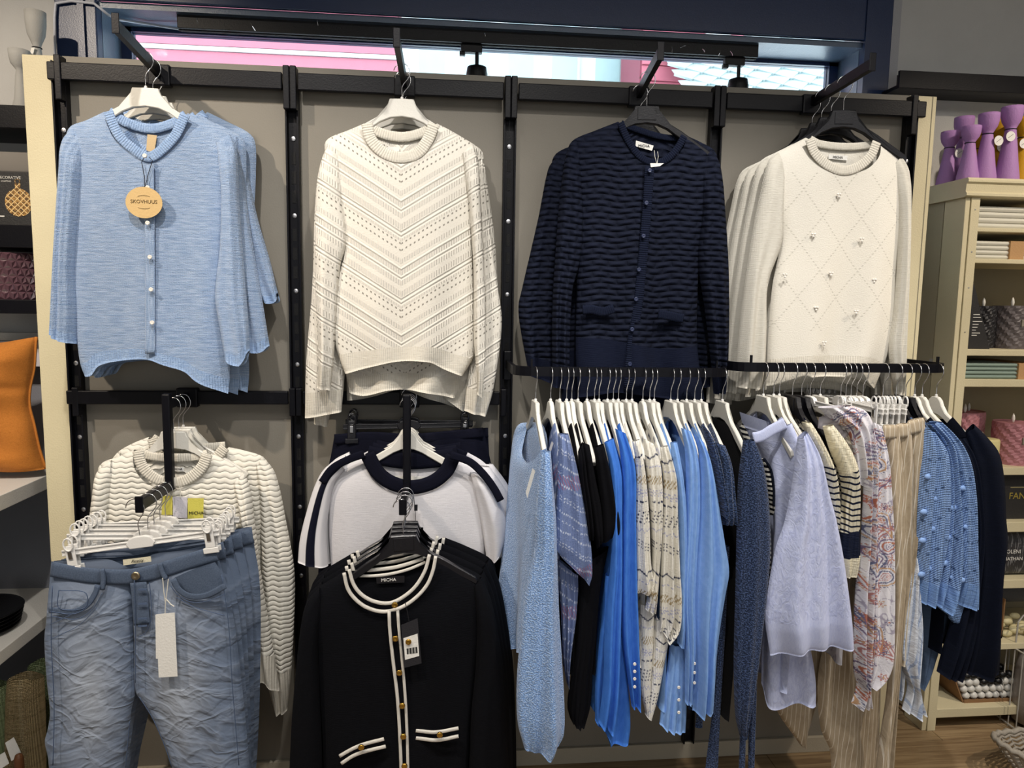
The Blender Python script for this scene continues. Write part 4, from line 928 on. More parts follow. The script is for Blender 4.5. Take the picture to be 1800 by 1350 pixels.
# ---- tees with black and white sleeves, second bay, upper stepped arm
GG = 'white raglan tees on the second stepped arm'
TEE = knit('white_jersey', '#dcdadd', '#d2d0d4', pitch=.002, bump=.0006, rough=.8)
TEEB = knit('ink_jersey', '#0e1020', '#0b0c18', pitch=.002, bump=.0006, rough=.85)
def raglan_print(x, z, u, v):
    w = np.array(col('#d9d7da')[:3]); k = np.array(col('#0e1020')[:3]); f = ((u > .30) & (u < .62))[:, None]
    return np.where(f, k, w)
TEES = Mat('striped_sleeve_jersey', '#d9d7da', .85, spec=.15); TEES.color(TEES.attr('print')); TEES = TEES.m
def tee(Y, d, label, full):
    S = lambda pts: [(p[0]+d[0], p[1]+d[1]) for p in pts]
    t = thing('tee', label, 'tee', at(716+d[0], 830+d[1], Y), GG); org = at(720+d[0], 850+d[1], Y)
    piece('body', t, TEE, S([(638, 802), (604, 822), (580, 850), (578, 920), (582, 1000), (584, 1100), (584, 1180)]), S([(806, 806), (836, 824), (856, 850), (858, 930), (850, 1000), (846, 1100), (846, 1180)]), Y,
          top=S([(638, 802), (656, 838), (682, 858), (722, 868), (764, 858), (794, 834), (806, 806)]), topb=S([(638, 802), (680, 812), (720, 816), (762, 814), (806, 806)]), thick=.032 if full else .014, nu=46, nv=50, org=org, fold=folds(3, .012, 91, 1, 2.6, .05))
    piece('sleeve', t, TEES, S([(600, 806), (572, 822), (554, 852), (536, 910), (527, 950), (524, 986)]), S([(606, 824), (588, 852), (578, 900), (574, 940), (577, 994)]), Y-.010, thick=.03, ttop=.4, nu=40, nv=44, org=org, fold=folds(2, .005, 93, 1, 2), colf=raglan_print)
    piece('sleeve', t, TEE, S([(826, 830), (838, 880), (846, 920), (852, 960), (857, 994)]), S([(846, 832), (872, 868), (888, 905), (890, 940), (884, 962)]), Y-.018, thick=.034, ttop=.4, nu=24, nv=40, org=org, fold=folds(3, .010, 95, 1, 2.2))
    kz = 1.0 if full else .45
    if full: band('sleeve_stripe', t, TEEB, W(S([(640, 798), (612, 808), (584, 824), (566, 848)]), Y-.040), Y, w=.022, t=.003, n=24)
    if full: band('sleeve_stripe', t, TEEB, W(S([(792, 800), (826, 812), (850, 834), (868, 858), (880, 880)]), Y-.056), Y, w=.022, t=.003, n=30)
    band('neck_rib', t, TEEB, W(S([(646, 798), (664, 830), (688, 848), (722, 856), (758, 848), (784, 828), (797, 802)]), Y-.03*kz), Y, w=.042, t=.006*kz, off=.003)
    band('neck_rib', t, TEEB, W(S([(646, 798), (684, 806), (720, 810), (758, 808), (797, 802)]), Y+.006), Y, w=.05, t=.005)
    return t
for i, (Y, d, lab) in enumerate(((-.068, (20, -17), 'rearmost white raglan tee, only its shoulder showing'), (-.10, (14, -12), 'white raglan tee third from the front with a black shoulder stripe'), (-.135, (7, -6), 'white raglan tee just behind the front one'), (-.17, (0, 0), 'white raglan tee in front with black neck rib and black sleeve stripe'))):
    te = tee(Y, d, lab, i == 3)
px_sheet('neck_label', te, M_WHITE, [(694, 852), (682, 836), (752, 838), (728, 862)], -.166)
MB().tube(list(W([(727, 868), (730, 900), (731, 930)], -.222)), .0008, 5).build('tag_string', CORD, te)
px_sheet('swing_tag', te, M_BKPL, [(734, 945), (734, 927), (744, 927), (744, 945)], -.222)
px_sheet('tag_clasp', te, M_BKPL, [(728, 898), (728, 887), (734, 887), (734, 898)], -.224)
GZ = topz(1.248)
for i, (Y, rz) in enumerate(((-.065, .02), (-.10, .04), (-.135, .02), (-.168, .0))):
    hanger('round', (-.1, Y, GZ), rz, 'white rounded hanger %s on the second stepped arm above the raglan tees' % ('rearmost', 'third from the front', 'second from the front', 'in front')[i], 'white rounded hangers on the second stepped arm')

# black trousers hanging behind the tees on black clip hangers
for i, (Y, d, lab, rz) in enumerate(((-.048, 8, 'black trousers behind the raglan tees, further back', -.06), (-.075, 0, 'black trousers behind the raglan tees, showing their waistband', .10))):
    t = thing('trousers', lab, 'trousers', at(720+d, 770, Y), 'black trousers behind the raglan tees')
    piece('trouser_leg', t, TEEB, [(588+d, 764), (582, 800), (576, 830), (566, 900), (556, 1100), (556, 1300)], [(718+d, 765), (716, 900), (708, 1100), (700, 1300)], Y, top=[(588+d, 764), (650, 760), (718+d, 765)], thick=.022, nu=16, nv=24)
    piece('trouser_leg', t, TEEB, [(720+d, 765), (722, 900), (740, 1100), (746, 1300)], [(850+d, 752), (860, 800), (868, 840), (872, 900), (878, 1100), (880, 1300)], Y, top=[(720+d, 765), (790, 758), (850+d, 752)], thick=.022, nu=16, nv=24)
    band('waistband', t, TEEB, W([(588+d, 772), (650, 768), (720+d, 771), (790, 766), (850+d, 760)], Y-.018), Y, w=.03, t=.004)
    hanger('clipblack', (-.1, Y, 1.19 if i else 1.2), rz, 'black clip hanger holding the black trousers, %s' % ('further back', 'nearer the tees')[i], 'black clip hangers behind the raglan tees').location.z = at(720, 738-6*(1-i), Y)[2]

# ---- black cardigans with white trim, second bay, lower stepped arm
GH = 'black cardigans with white trim on the second stepped arm'
TRIM = knit('white_trim_knit', '#dcd8d0', '#cfcac0', pitch=.003, bump=.0008)
def trim_cardigan(Y, d, label, full):
    S = lambda pts: [(p[0]+d[0], p[1]+d[1]) for p in pts]
    t = thing('cardigan', label, 'cardigan', at(690+d[0], 1010+d[1], Y), GH); org = at(694+d[0], 1060+d[1], Y)
    piece('body', t, BLACK_KN, S([(606, 1004), (572, 1024), (546, 1040), (538, 1066), (552, 1140), (562, 1234), (568, 1350), (568, 1440)]), S([(766, 976), (806, 992), (848, 1014), (858, 1036), (846, 1110), (836, 1180), (826, 1280), (820, 1440)]), Y,
          top=S([(606, 1004), (616, 1040), (640, 1066), (680, 1074), (712, 1064), (748, 1034), (766, 976)]), topb=S([(606, 1004), (640, 1006), (690, 1004), (740, 992), (766, 976)]), thick=.034 if full else .014, nu=48, nv=64, org=org, fold=folds(3, .009, 101, 1, 2.6, .1))
    piece('sleeve', t, BLACK_KN, S([(562, 1032), (540, 1056), (529, 1100), (521, 1170), (512, 1280), (506, 1440)]), S([(566, 1070), (560, 1130), (562, 1220), (566, 1320), (568, 1440)]), Y-.012, thick=.032, ttop=.35, nu=18, nv=40, org=org, fold=folds(2, .007, 103, 1, 2.2))
    piece('sleeve', t, BLACK_KN, S([(832, 1030), (838, 1100), (836, 1170), (828, 1260), (822, 1440)]), S([(846, 1013), (864, 1056), (879, 1133), (888, 1200), (893, 1320), (894, 1440)]), Y-.012, thick=.034, ttop=.35, nu=18, nv=40, org=org, fold=folds(2, .007, 105, 1, 2.2))
    no, ni = [(605, 1006), (612, 1034), (626, 1053), (646, 1067), (674, 1074), (702, 1068), (728, 1052), (750, 1028), (761, 1002), (766, 977)], [(614, 1000), (622, 1026), (636, 1044), (658, 1056), (684, 1059), (706, 1050), (730, 1030), (747, 1002), (755, 974)]
    nb, nb2 = [(626, 1012), (660, 1012), (690, 1008), (720, 1000), (748, 988)], [(630, 1003), (664, 1001), (700, 996), (744, 982)]
    kz = 1.0 if full else .4
    band('neck_trim', t, TRIM, W(S(no), Y-.036*kz), Y, w=.0088, t=.004, off=.004*kz); band('neck_trim', t, TRIM, W(S(ni), Y-.032*kz), Y, w=.0088, t=.004, off=.004*kz)
    band('neck_trim', t, TRIM, W(S(nb), Y+.006), Y, w=.0075, t=.003); band('neck_trim', t, TRIM, W(S(nb2), Y+.006), Y, w=.0095, t=.003)
    return t
for i, (Y, d, lab) in enumerate(((-.27, (14, -32), 'black cardigan with white neck trim, rearmost of its arm'), (-.31, (8, -22), 'black cardigan with white neck trim, third from the front'), (-.345, (4, -11), 'black cardigan with white neck trim, just behind the front one'), (-.385, (0, 0), 'black cardigan in front with white double trim and gold buttons'))):
    tc = trim_cardigan(Y, d, lab, i == 3)
Yf = -.432
band('placket', tc, BLACK_KN, W([(691, 1074), (693, 1104), (700, 1165), (705, 1222), (708, 1280), (711, 1360), (712, 1440)], Yf+.006), Yf, w=.032, t=.004, n=30)
band('placket_trim', tc, TRIM, W([(684, 1073), (685, 1104), (691, 1162), (698, 1220), (702, 1278), (705, 1350), (706, 1440)], Yf), Yf, w=.0085, t=.0035, n=30)
band('placket_trim', tc, TRIM, W([(699, 1073), (701, 1104), (707, 1162), (712, 1220), (715, 1278), (717, 1350), (718, 1440)], Yf), Yf, w=.0075, t=.0035, n=30)
for a, b in ((694, 1063), (695, 1122), (702, 1182), (707, 1240), (709, 1294), (711, 1346)): button(tc, GOLD, at(a, b, Yf-.007), .0078, .005)
for up, lo, bt in (([(597, 1329), (620, 1316), (640, 1308), (675, 1299)], [(600, 1342), (622, 1328), (645, 1320), (678, 1312)], (635, 1313)), ([(731, 1284), (765, 1287), (806, 1280)], [(731, 1297), (768, 1301), (806, 1294)], (773, 1291))):
    band('pocket_trim', tc, TRIM, W(up, Yf+.004), Yf, w=.0088, t=.003, n=20); band('pocket_trim', tc, TRIM, W(lo, Yf+.004), Yf, w=.0088, t=.003, n=20)
    button(tc, GOLD, at(bt[0], bt[1], Yf-.004), .0078, .005)
nl = px_sheet('neck_label', tc, M_BKPL, [(662, 1026), (661, 1014), (711, 1012), (711, 1024)], -.380); lettering('MICHA', .0125, M_WHITE, nl, at(683, 1019.5, -.3818), ry=-2)
sg = px_sheet('swing_tag', tc, paint('charcoal_card', '#25252a', .5), [(711, 1174), (705, 1099), (734, 1087), (741, 1166)], Yf-.016, .001); sg['label'] = 'charcoal swing tag with a price sticker'
pz = px_sheet('price_sticker', sg, M_WHITE, [(712, 1160), (709, 1122), (734, 1114), (737, 1153)], Yf-.0172, .0004)
for k in range(11):
    xx = 715.5+k*1.75; px_sheet('barcode_line', sg, M_INK, [(xx, 1150-k*.22), (xx-.9, 1140-k*.3), (xx+.1+.8*(k % 3 == 0), 1140-k*.3), (xx+1.0+.8*(k % 3 == 0), 1150-k*.22)], Yf-.0177, .0002)
button(sg, GOLD, at(718, 1128, Yf-.0176), .0075, .004)
MB().tube(list(W([(712, 1058), (716, 1075), (719, 1092)], Yf-.016)), .0009, 5).build('tag_string', CORD, sg)
HZ = topz(1.0+.014)
for i, (Y, rz) in enumerate(((-.27, .03), (-.31, .04), (-.345, .05), (-.385, -.05))):
    o = hanger('black', (-.1, Y, HZ), rz, 'black hanger %s on the second stepped arm above the black trimmed cardigans' % ('rearmost', 'third from the front', 'second from the front', 'in front')[i], 'black hangers on the second stepped arm'); o.rotation_euler[1] = -.06 if i == 3 else 0
# ------------------------------------------------------------------ clothes hung sideways on the two bars
YB, YN, YF = -.27, -.465, -.085
B3Z, B4Z = 1.351-.0942, 1.367-.0942
def speck(name, c1, c2, sc=420, fuzz=.3, bump=.0035):
    M = Mat(name, c1, .92, spec=.1, sheen=fuzz); x, z = M.uv()
    n = M.noise(M.vec(x, z), sc, 2, .6); n2 = M.noise(M.vec(x*1.0, z*.55), 60, 3, .6)
    M.color(M.mix(n.sstep(.42, .66), c1, c2)); M.bump(n*.9+n2*.8, bump); return M.m
def printed(name, rough=.88, bump=.0012, crinkle=0.0, stitch=True):
    M = Mat(name, '#cccccc', rough, spec=.12); x, z = M.uv(); M.color(M.attr('print')); h = M.noise(M.vec(x*220, z*300), 1, 2)
    if stitch: h = h+(x*(TAU/.0036)).sin()*.3
    if crinkle: h = h*.15+M.noise(M.vec(x*26, z*11), 1, 4, .6, 1.5)*crinkle
    M.bump(h, bump); return M.m
MOHAIR = speck('blue_mohair', '#7397cc', '#b2ccf0', 270, .45, .006)
SLATE = printed('slate_pattern_knit')
BLACKT = knit('black_jersey', '#0c0c11', '#08080c', pitch=.002, bump=.0008)
ROYAL = knit('royal_blue_knit', '#4d86e0', '#3f77d2', pitch=.0026, bump=.0008, mscale=(120, 30))
CREAMP = printed('cream_pattern_knit')
SKY = knit('sky_blue_knit', '#8fb6ee', '#7fa8e4', pitch=.0026, bump=.0009, mscale=(120, 60))
NAVYM = speck('navy_mohair', '#1c2940', '#4a5e88', 270, .25, .005)
NAVYD = speck('navy_boucle', '#1b253a', '#4d5e84', 300, .15, .004)
def striped_rows(name, c1, c2, pitch=.016, w=.32, wl=.03, amp=.002, bump=.0035):
    M = Mat(name, c1, .88, spec=.12); x, z = M.uv(); n = M.noise(M.vec(x*12, z*12), 1, 1)
    f = ((z+(x*(TAU/wl)).sin()*amp+n*.012)/pitch).frac(); M.color(M.mix(f.lt(w), c1, c2))
    M.bump((x*(TAU/.006)).sin()*.5+f*.6, bump); return M.m
STRIPEK = striped_rows('cream_knit_navy_lines', '#eee7d0', '#20263c')
CREAMK = knit('cream_chunky_knit', '#eee7d0', '#ddd4b8', pitch=.0085, rib='v', bump=.004)
NAVYK = knit('navy_chunky_knit', '#1b2136', '#141a2c', pitch=.0085, rib='v', bump=.004)
BWST = striped_rows('black_white_stripes', '#d9d6cc', '#14151c', .013, .5, .1, 0.0005, .001)
def crinkle(name, c1, c2, sc=(60, 18), bump=.0022, stripe=None):
    M = Mat(name, c1, .8, spec=.18, sheen=.1); x, z = M.uv(); n = M.noise(M.vec(x*sc[0], z*sc[1]), 1, 5, .62, 1.8); m = M.noise(M.vec(x*5, z*4), 1, 3, .5, 1.0)
    c = M.mix(n.sstep(.35, .7), c1, c2)
    if stripe: c = M.mix(((x*(TAU/stripe[1])).sin()).gt(stripe[2]), c, stripe[0])
    M.color(c); M.bump(n+m*1.6, bump); return M.m
LILAC = crinkle('lilac_crinkle_cotton', '#c8cfec', '#b4bce0', (90, 34), .0026)
LILACP = crinkle('lilac_plain_cotton', '#c6cdea', '#bac2e4', (240, 40), .0008)
BEIGE = crinkle('beige_striped_linen', '#b3a48d', '#a3947d', (50, 12), .002, ('#d6cdbd', .0125, .93))
WSTR = crinkle('white_blue_striped_cotton', '#d5dae2', '#c4cad6', (38, 22), .0055, ('#a3b1ca', .0075, .70))
def bobble_mat():
    M = Mat('blue_bobble_knit', '#8aabdc', .9, spec=.1); x, z = M.uv(); n = M.noise(M.vec(x*80, z*80), 1, 3)
    zz = z+(((x/.11).frac()-.5).abs())*.075; hole = (((zz/.082).frac()-.5).abs()).lt(.04)*((x*(TAU/.011)).sin()).gt(.2)
    st = (x*(TAU/.0062)).sin().abs()*.6+(z*(TAU/.0046)).sin()*.35
    M.color(M.mix(hole*.75, M.mix(n, '#92b0de', '#7d9dd2'), '#3f567f')); M.bump(st+n*.6-hole*1.4, .0032); return M.m
BOBBLE = bobble_mat()
BOBRIB = knit('blue_bobble_rib', '#84a5d6', '#7496cc', pitch=.006, rib='v', bump=.003)
SLATET = knit('slate_blue_jersey', '#55667f', '#4b5b74', pitch=.002, bump=.0006)
NAVYT = knit('deep_navy_knit', '#0e1322', '#0b0f1b', pitch=.003, bump=.0008)
BLACK_BODY = paint('black_body_cloth', '#07070a', .9)  # near-black cloth for the body of the long cardigan

def isle(x, z, u, v):
    """cream knit with small navy, lilac and sand figures in rows"""
    c = np.tile(np.array(col('#e8e4d9')[:3]), (len(x), 1)); nv_, li, sa = (np.array(col(h)[:3]) for h in ('#2c3350', '#a3a5c4', '#a99673'))
    zz = np.mod(-z, .30); xa = np.mod(x, .034)/.034; tri = np.abs(2*xa-1)
    def put(m, k): c[m] = k
    put((np.abs(zz-.030-.012*tri) < .0022), nv_); put((np.abs(zz-.058-.006*tri) < .0016) & (np.mod(x, .006) < .004), li)
    put((zz > .085) & (zz < .107) & (np.sin(x*1100+np.floor(zz/.005)*2.1) > .25), sa)
    for q in (.125, .133): put((np.abs(zz-q-.003*np.sign(np.sin(x*900))) < .0013), li)
    put((np.abs(zz-.152) < .0022) & (np.mod(x, .011) < .007), nv_)
    for q in (.178, .187, .196, .205): put((np.abs(zz-q) < .0017) & (np.mod(x+q, .0075) < .0036), nv_)
    put((np.abs(zz-.226-.004*np.sin(x*620)) < .0013), li)
    for q in (.250, .258, .266): put((np.abs(zz-q-np.abs(x-.01)*.5) < .0014) & (np.mod(x, .006) < .003), nv_)
    return c
def dots(x, z, u, v):
    """slate knit with rows of white floats and a rose flush"""
    c = np.tile(np.array(col('#7484ad')[:3]), (len(x), 1)); wh, ro, br = (np.array(col(h)[:3]) for h in ('#ccd4e6', '#96708f', '#7d735f'))
    xs = x*.6; zz = np.mod(-z-xs, .115)
    c[((np.mod(-z, .23) > .10) & (np.mod(-z, .23) < .135) & (np.sin(x*900+z*400) > .3))] = ro
    for q, w, p in ((.010, .0022, .006), (.040, .0014, .008), (.048, .0014, .008), (.078, .0024, .005), (.100, .0012, .009)):
        c[(np.abs(zz-q-.0012*np.sin(x*1200)) < w) & (np.mod(x+q*3, p) < p*.58)] = wh
    return c
def paisley(seed):
    r = np.random.default_rng(seed); P = []
    t = np.linspace(0, 1, 26); base = np.stack([np.sin(TAU*t)*.5*np.sin(math.pi*t)**.8+.22*(1-np.cos(TAU*t))*.0, -np.cos(TAU*t)*.5], 1)
    # teardrop with a bent tip
    a = TAU*t; rr = .40*(1+.0*a); bx = rr*np.sin(a); by = -rr*np.cos(a); k = np.clip((by-.05)/.35, 0, 1); base = np.stack([bx*(1-.85*k**.8)+.34*k**2, by+.55*k], 1)
    for i in range(26): P.append((r.uniform(-.05, .05), -.02-.030*i+r.uniform(-.015, .015), r.uniform(0, TAU), r.uniform(.042, .062)))
    fl = r.uniform([-.06, -.80], [.06, 0], (60, 2)); hues = [np.array(col(h)[:3]) for h in ('#b5735f', '#7b6c86', '#b99472', '#686c88', '#ae7b78')]
    def f(x, z, u, v):
        c = np.tile(np.array(col('#d9d7dd')[:3]), (len(x), 1)); X = np.stack([x, z], 1)
        w = np.sin(x*95+np.sin(z*60)*1.7)+np.sin(z*80+np.sin(x*120)*1.5); c[np.abs(w) < .10] = np.array(col('#a9a3b3')[:3])
        for i, (a_, b_) in enumerate(fl):
            d = np.hypot(x-a_, z-b_); an = np.arctan2(z-b_, x-a_); R = .0095*(.7+.3*np.cos(an*6)); m = np.abs(d-R) < .0014; c[m] = hues[i % 5]; c[d < .0026] = hues[(i+2) % 5]
        for i, (px_, pz, ang, s) in enumerate(P):
            ca, sa = math.cos(ang), math.sin(ang); B = base*s; B = np.stack([B[:, 0]*ca-B[:, 1]*sa+px_, B[:, 0]*sa+B[:, 1]*ca+pz], 1)
            m = (np.abs(x-px_) < s) & (np.abs(z-pz) < s); Q = X[m]
            if not len(Q): continue
            d = np.full(len(Q), 9.)
            ins = np.zeros(len(Q), bool)
            for q in range(len(B)-1):
                p0, p1 = B[q], B[q+1]; e = p1-p0; tt = np.clip(((Q-p0)@e)/(e@e+1e-12), 0, 1); d = np.minimum(d, np.linalg.norm(Q-p0-tt[:, None]*e, axis=1))
                cond = ((p0[1] > Q[:, 1]) != (p1[1] > Q[:, 1])); xi = p0[0]+(Q[:, 1]-p0[1])*(e[0])/(e[1]+1e-12); ins ^= cond & (Q[:, 0] < xi)
            cc = c[m]; h1, h2 = hues[i % 5], hues[(i+1) % 5]
            cc[ins & (d > .0125) & (np.sin(d*1500) > .35)] = h2*1.15; cc[ins & (d > .006) & (d < .009)] = h1; cc[d < .0017] = hues[(i*2+1) % 5]
            cc[(~ins) & (d > .0035) & (d < .0058) & (np.sin(np.arctan2(Q[:, 1]-pz, Q[:, 0]-px_)*26) > .2)] = h1; c[m] = cc
        return c
    return f
PAIS = printed('paisley_viscose', .6, .003, 1.0, False)

def upright_body(t, mat, X, za, zhem, thick=.013, wn=.0, wf=.0, lean=0.0, seed=0, topsag=.045, inner=None, nu=20, nv=30, colf=None, flare=0.0, zhem_far=None):
    """front and back of a garment hanging in the plane across the bar; near edge towards the room"""
    zf = zhem if zhem_far is None else zhem_far
    L = np.array([(X-lean, YB+.075, za-.050), (X-lean, YB+.13, za-.085), (X-lean, YF+.0, za-.135), (X-lean-flare*.4, YF+.01+wf*.5, (za+zf)/2), (X-lean-flare, YF+.015+wf, zf)])
    R_ = np.array([(X, YB-.075, za-.050), (X, YB-.13, za-.085), (X, YN+.012, za-.135), (X, YN+.006-wn*.5, (za+zhem)/2), (X, YN+.0-wn, zhem)])
    top = np.array([L[0], (X-lean-.004, YB, za-.05-topsag*1.9), R_[0]]); topb = np.array([L[0], (X+.004, YB, za-.05-topsag*.35), R_[0]])
    return piece('body', t, mat, L, R_, YB, top=top, topb=topb, thick=thick, dirv=(-1, 0, 0), uax=1, nu=nu, nv=nv, fold=folds(3, thick*.55, seed, 1, 3, .1), colf=colf, vthick=lambda v: .5+.5*np.clip(v*4, 0, 1))
def nearz(py, px=1000): return at(px, py, YN)[2]
def side_hanger(kind, apx, zb, rz, label, group):
    p = at(apx, 700 if zb == B3Z else 692, YB); return hanger(kind, (p[0], YB, zb), math.radians(-90+rz), label, group), p[0]
GH3, GH4 = 'hangers on the left hang bar', 'hangers on the right hang bar'

def sleeve(t, mat, L, R_, Y, nm='sleeve', thick=.026, nu=18, nv=54, seed=0, amp=.004, cuff=None, colf=None, org=None, bot=None, ttop=.35, tbot=.6, top=None, k=(1, 2.2)):
    return piece(nm, t, mat, L, R_, Y, thick=thick, ttop=ttop, tbot=tbot, nu=nu, nv=nv, fold=folds(4, amp*1.7, seed, k[0], k[1]+.8, .25), colf=colf, org=org, bot=bot, top=top,
                 split=None if cuff is None else [(0, cuff[0], nm, mat), (cuff[0], 1, cuff[1], cuff[2])])

# -- left bar, from left to right: (apex x in the photograph, hanger kind, turn)
H3 = [(941.5, 'white', 2), (968, 'round', 3), (984, 'white', 2), (996, 'round', 3), (1005, 'round', 2), (1016, 'white', 3), (1032, 'round', 3), (1045, 'white', 3), (1053, 'white', 2), (1068, 'white', 2), (1078, 'white', 3), (1087, 'white', 2),
      (1101, 'white', 2), (1111, 'white', 3), (1130, 'round', 2), (1142, 'white', 2), (1150, 'white', 3), (1179, 'white', 3), (1191, 'white', 2), (1207, 'white', 2), (1221, 'white', 3), (1233, 'white', 3), (1270, 'white', 2)]
OVER3 = ['the blue mohair cardigan', 'the slate dotted top', 'the slate dotted top', 'the black tops', 'the black tops', 'the black tops', 'the black tops', 'the royal blue cardigans', 'the royal blue cardigans', 'the royal blue cardigans', 'the cream patterned tops', 'the cream patterned tops', 'the cream patterned tops',
         'the cream patterned tops', 'the cream patterned tops', 'the sky blue cardigans', 'the sky blue cardigans', 'the sky blue cardigans', 'the sky blue cardigans', 'the navy fuzzy tops', 'the navy fuzzy tops', 'the navy fuzzy tops', 'the long navy cardigan']
HX3 = []
for i, (ax, k, rz) in enumerate(H3):
    _, X = side_hanger(k, ax, B3Z, rz, '%s white hanger from the left on the left hang bar, above %s' % (ORD[i], OVER3[i]), GH3); HX3.append(X)
def T3(name, label, cat, i, group=None): return thing(name, label, cat, (HX3[i], YB, B3Z-.05), group)

# blue mohair cardigan
t = T3('cardigan', 'large pale blue mohair cardigan, leftmost on the left hang bar', 'cardigan', 0)
piece('body', t, MOHAIR, [(932, 742, -.14), (910, 748, -.09), (901, 790, -.08), (893, 880, -.08), (883, 985, -.09), (876, 1040, -.10), (874, 1100, -.12), (882, 1136, -.14)], [(956, 790, -.44), (958, 850, -.45), (954, 930, -.45), (948, 1040, -.45), (944, 1100, -.45), (940, 1146, -.45)], -.27,
      top=[(932, 742, -.14), (930, 790, -.2), (938, 812, -.33), (950, 806, -.40), (956, 790, -.44)], topb=[(932, 742, -.14), (942, 748, -.27), (956, 790, -.44)], bot=[(882, 1136, -.14), (910, 1140, -.3), (940, 1146, -.45)], thick=.022, dirv=(-1, -.35, 0), uax=1, nu=34, nv=50, fold=folds(3, .012, 201, 1, 2.4, .1))
sleeve(t, MOHAIR, [(950, 792), (945, 850), (941, 909), (939, 967), (922, 1047), (913, 1133), (908, 1206), (910, 1270), (921, 1312)], [(968, 793), (972, 851), (977, 909), (979, 967), (983, 1076), (988, 1162), (992, 1234), (991, 1292), (981, 1313)], -.50, thick=.042, nu=30, nv=80, seed=203, amp=.006, ttop=.45, tbot=.55, bot=[(921, 1312), (950, 1320), (981, 1313)])
px_sheet('swing_tag', t, M_WHITE, [(927, 876), (924, 866), (936, 823), (941, 828)], -.47, .001)
# slate dotted short-sleeved top
t = T3('knit_tee', 'slate blue top with white dotted lines and short sleeves', 'top', 1)
upright_body(t, SLATE, HX3[1], B3Z, nearz(1190), .013, seed=211, colf=dots, nu=40, nv=90)
piece('side_panel', t, SLATE, [(978, 980), (985, 1060), (987, 1104), (990, 1162), (996, 1200)], [(1016, 1010), (1016, 1041), (1012, 1090), (1004, 1148), (998, 1200)], -.455, thick=.02, nu=40, nv=90, colf=dots, fold=folds(3, .006, 212))
sleeve(t, SLATE, [(981, 762), (980, 850), (976, 915), (973, 956)], [(999, 762), (1014, 822), (1028, 894), (1038, 952), (1041, 1010), (1036, 1030)], -.495, thick=.03, nu=60, nv=130, seed=213, amp=.006, colf=dots, bot=[(973, 956), (990, 982), (1016, 1004), (1036, 1030)], ttop=.5)
px_sheet('swing_tag', t, paint('grey_tag', '#a9a8ab', .7), [(968, 795), (965, 790), (970, 775), (973, 779)], -.40, .001)
# black tops
for k, (i, L, R_, lab) in enumerate(((3, [(1016, 794), (1018, 850), (1024, 900), (1030, 950)], [(1024, 776), (1033, 840), (1040, 880), (1046, 942)], 'black short-sleeved top, leftmost of the three'),
                                     (4, [(1024, 778), (1030, 850), (1040, 920), (1048, 964)], [(1036, 782), (1046, 840), (1056, 890), (1060, 946)], 'black short-sleeved top in the middle of the three'),
                                     (6, [(1044, 786), (1050, 840), (1056, 900), (1057, 953)], [(1061, 780), (1074, 837), (1090, 905), (1094, 934)], 'black short-sleeved top, rightmost of the three with its whole sleeve showing'))):
    t = T3('black_tee', lab, 'top', i, 'black tops on the left hang bar')
    upright_body(t, BLACKT, HX3[i], B3Z, nearz(1190), .012, seed=221+k)
    sleeve(t, BLACKT, L, R_, -.488+k*.002, thick=.024, seed=225+k, amp=.004, cuff=(.9, 'cuff', BLACKT))
    if k == 0: piece('side_panel', t, BLACKT, [(1018, 990), (1017, 1060), (1012, 1133), (1003, 1191), (997, 1240), (1002, 1262)], [(1070, 960), (1056, 1030), (1048, 1120), (1042, 1180), (1038, 1240), (1028, 1276)], -.452, thick=.02, nu=16, nv=30, bot=[(1002, 1262), (1014, 1274), (1028, 1276)], fold=folds(3, .006, 229))
# royal blue cardigans
t = T3('cardigan', 'royal blue fine knit cardigan, left of the two', 'cardigan', 8, 'royal blue cardigans on the left hang bar')
upright_body(t, ROYAL, HX3[8], B3Z, nearz(1290), .012, seed=231)
piece('side_panel', t, ROYAL, [(1064, 1010), (1058, 1080), (1050, 1160), (1046, 1210), (1046, 1266)], [(1092, 1000), (1096, 1100), (1104, 1200), (1108, 1270), (1104, 1304)], -.452, thick=.022, nu=24, nv=40, bot=[(1046, 1266), (1066, 1288), (1072, 1304), (1104, 1304)], fold=folds(3, .009, 232, 1.2, 2.6))
sleeve(t, ROYAL, [(1062, 778), (1071, 822), (1074, 909), (1073, 990), (1066, 1060), (1062, 1133), (1060, 1200), (1052, 1270)], [(1078, 770), (1091, 830), (1092, 909), (1092, 1010), (1090, 1100), (1088, 1170), (1084, 1240), (1078, 1290)], -.482, seed=233, amp=.006, cuff=(.84, 'cuff', ROYAL))
t = T3('cardigan', 'royal blue fine knit cardigan, right of the two with pale cuff buttons', 'cardigan', 10, 'royal blue cardigans on the left hang bar')
upright_body(t, ROYAL, HX3[10], B3Z, nearz(1230), .012, seed=235)
sleeve(t, ROYAL, [(1081, 753), (1090, 800), (1093, 870), (1092, 960), (1091, 1050), (1094, 1130), (1104, 1200), (1110, 1240)], [(1100, 762), (1116, 822), (1117, 909), (1119, 1018), (1122, 1100), (1123, 1162), (1124, 1243)], -.478, seed=237, amp=.007, cuff=(.80, 'cuff', ROYAL), nu=22)
for b in (1167, 1180, 1193, 1207): button(t, PEARL, at(1115.5, b, -.506), .0042, .003)
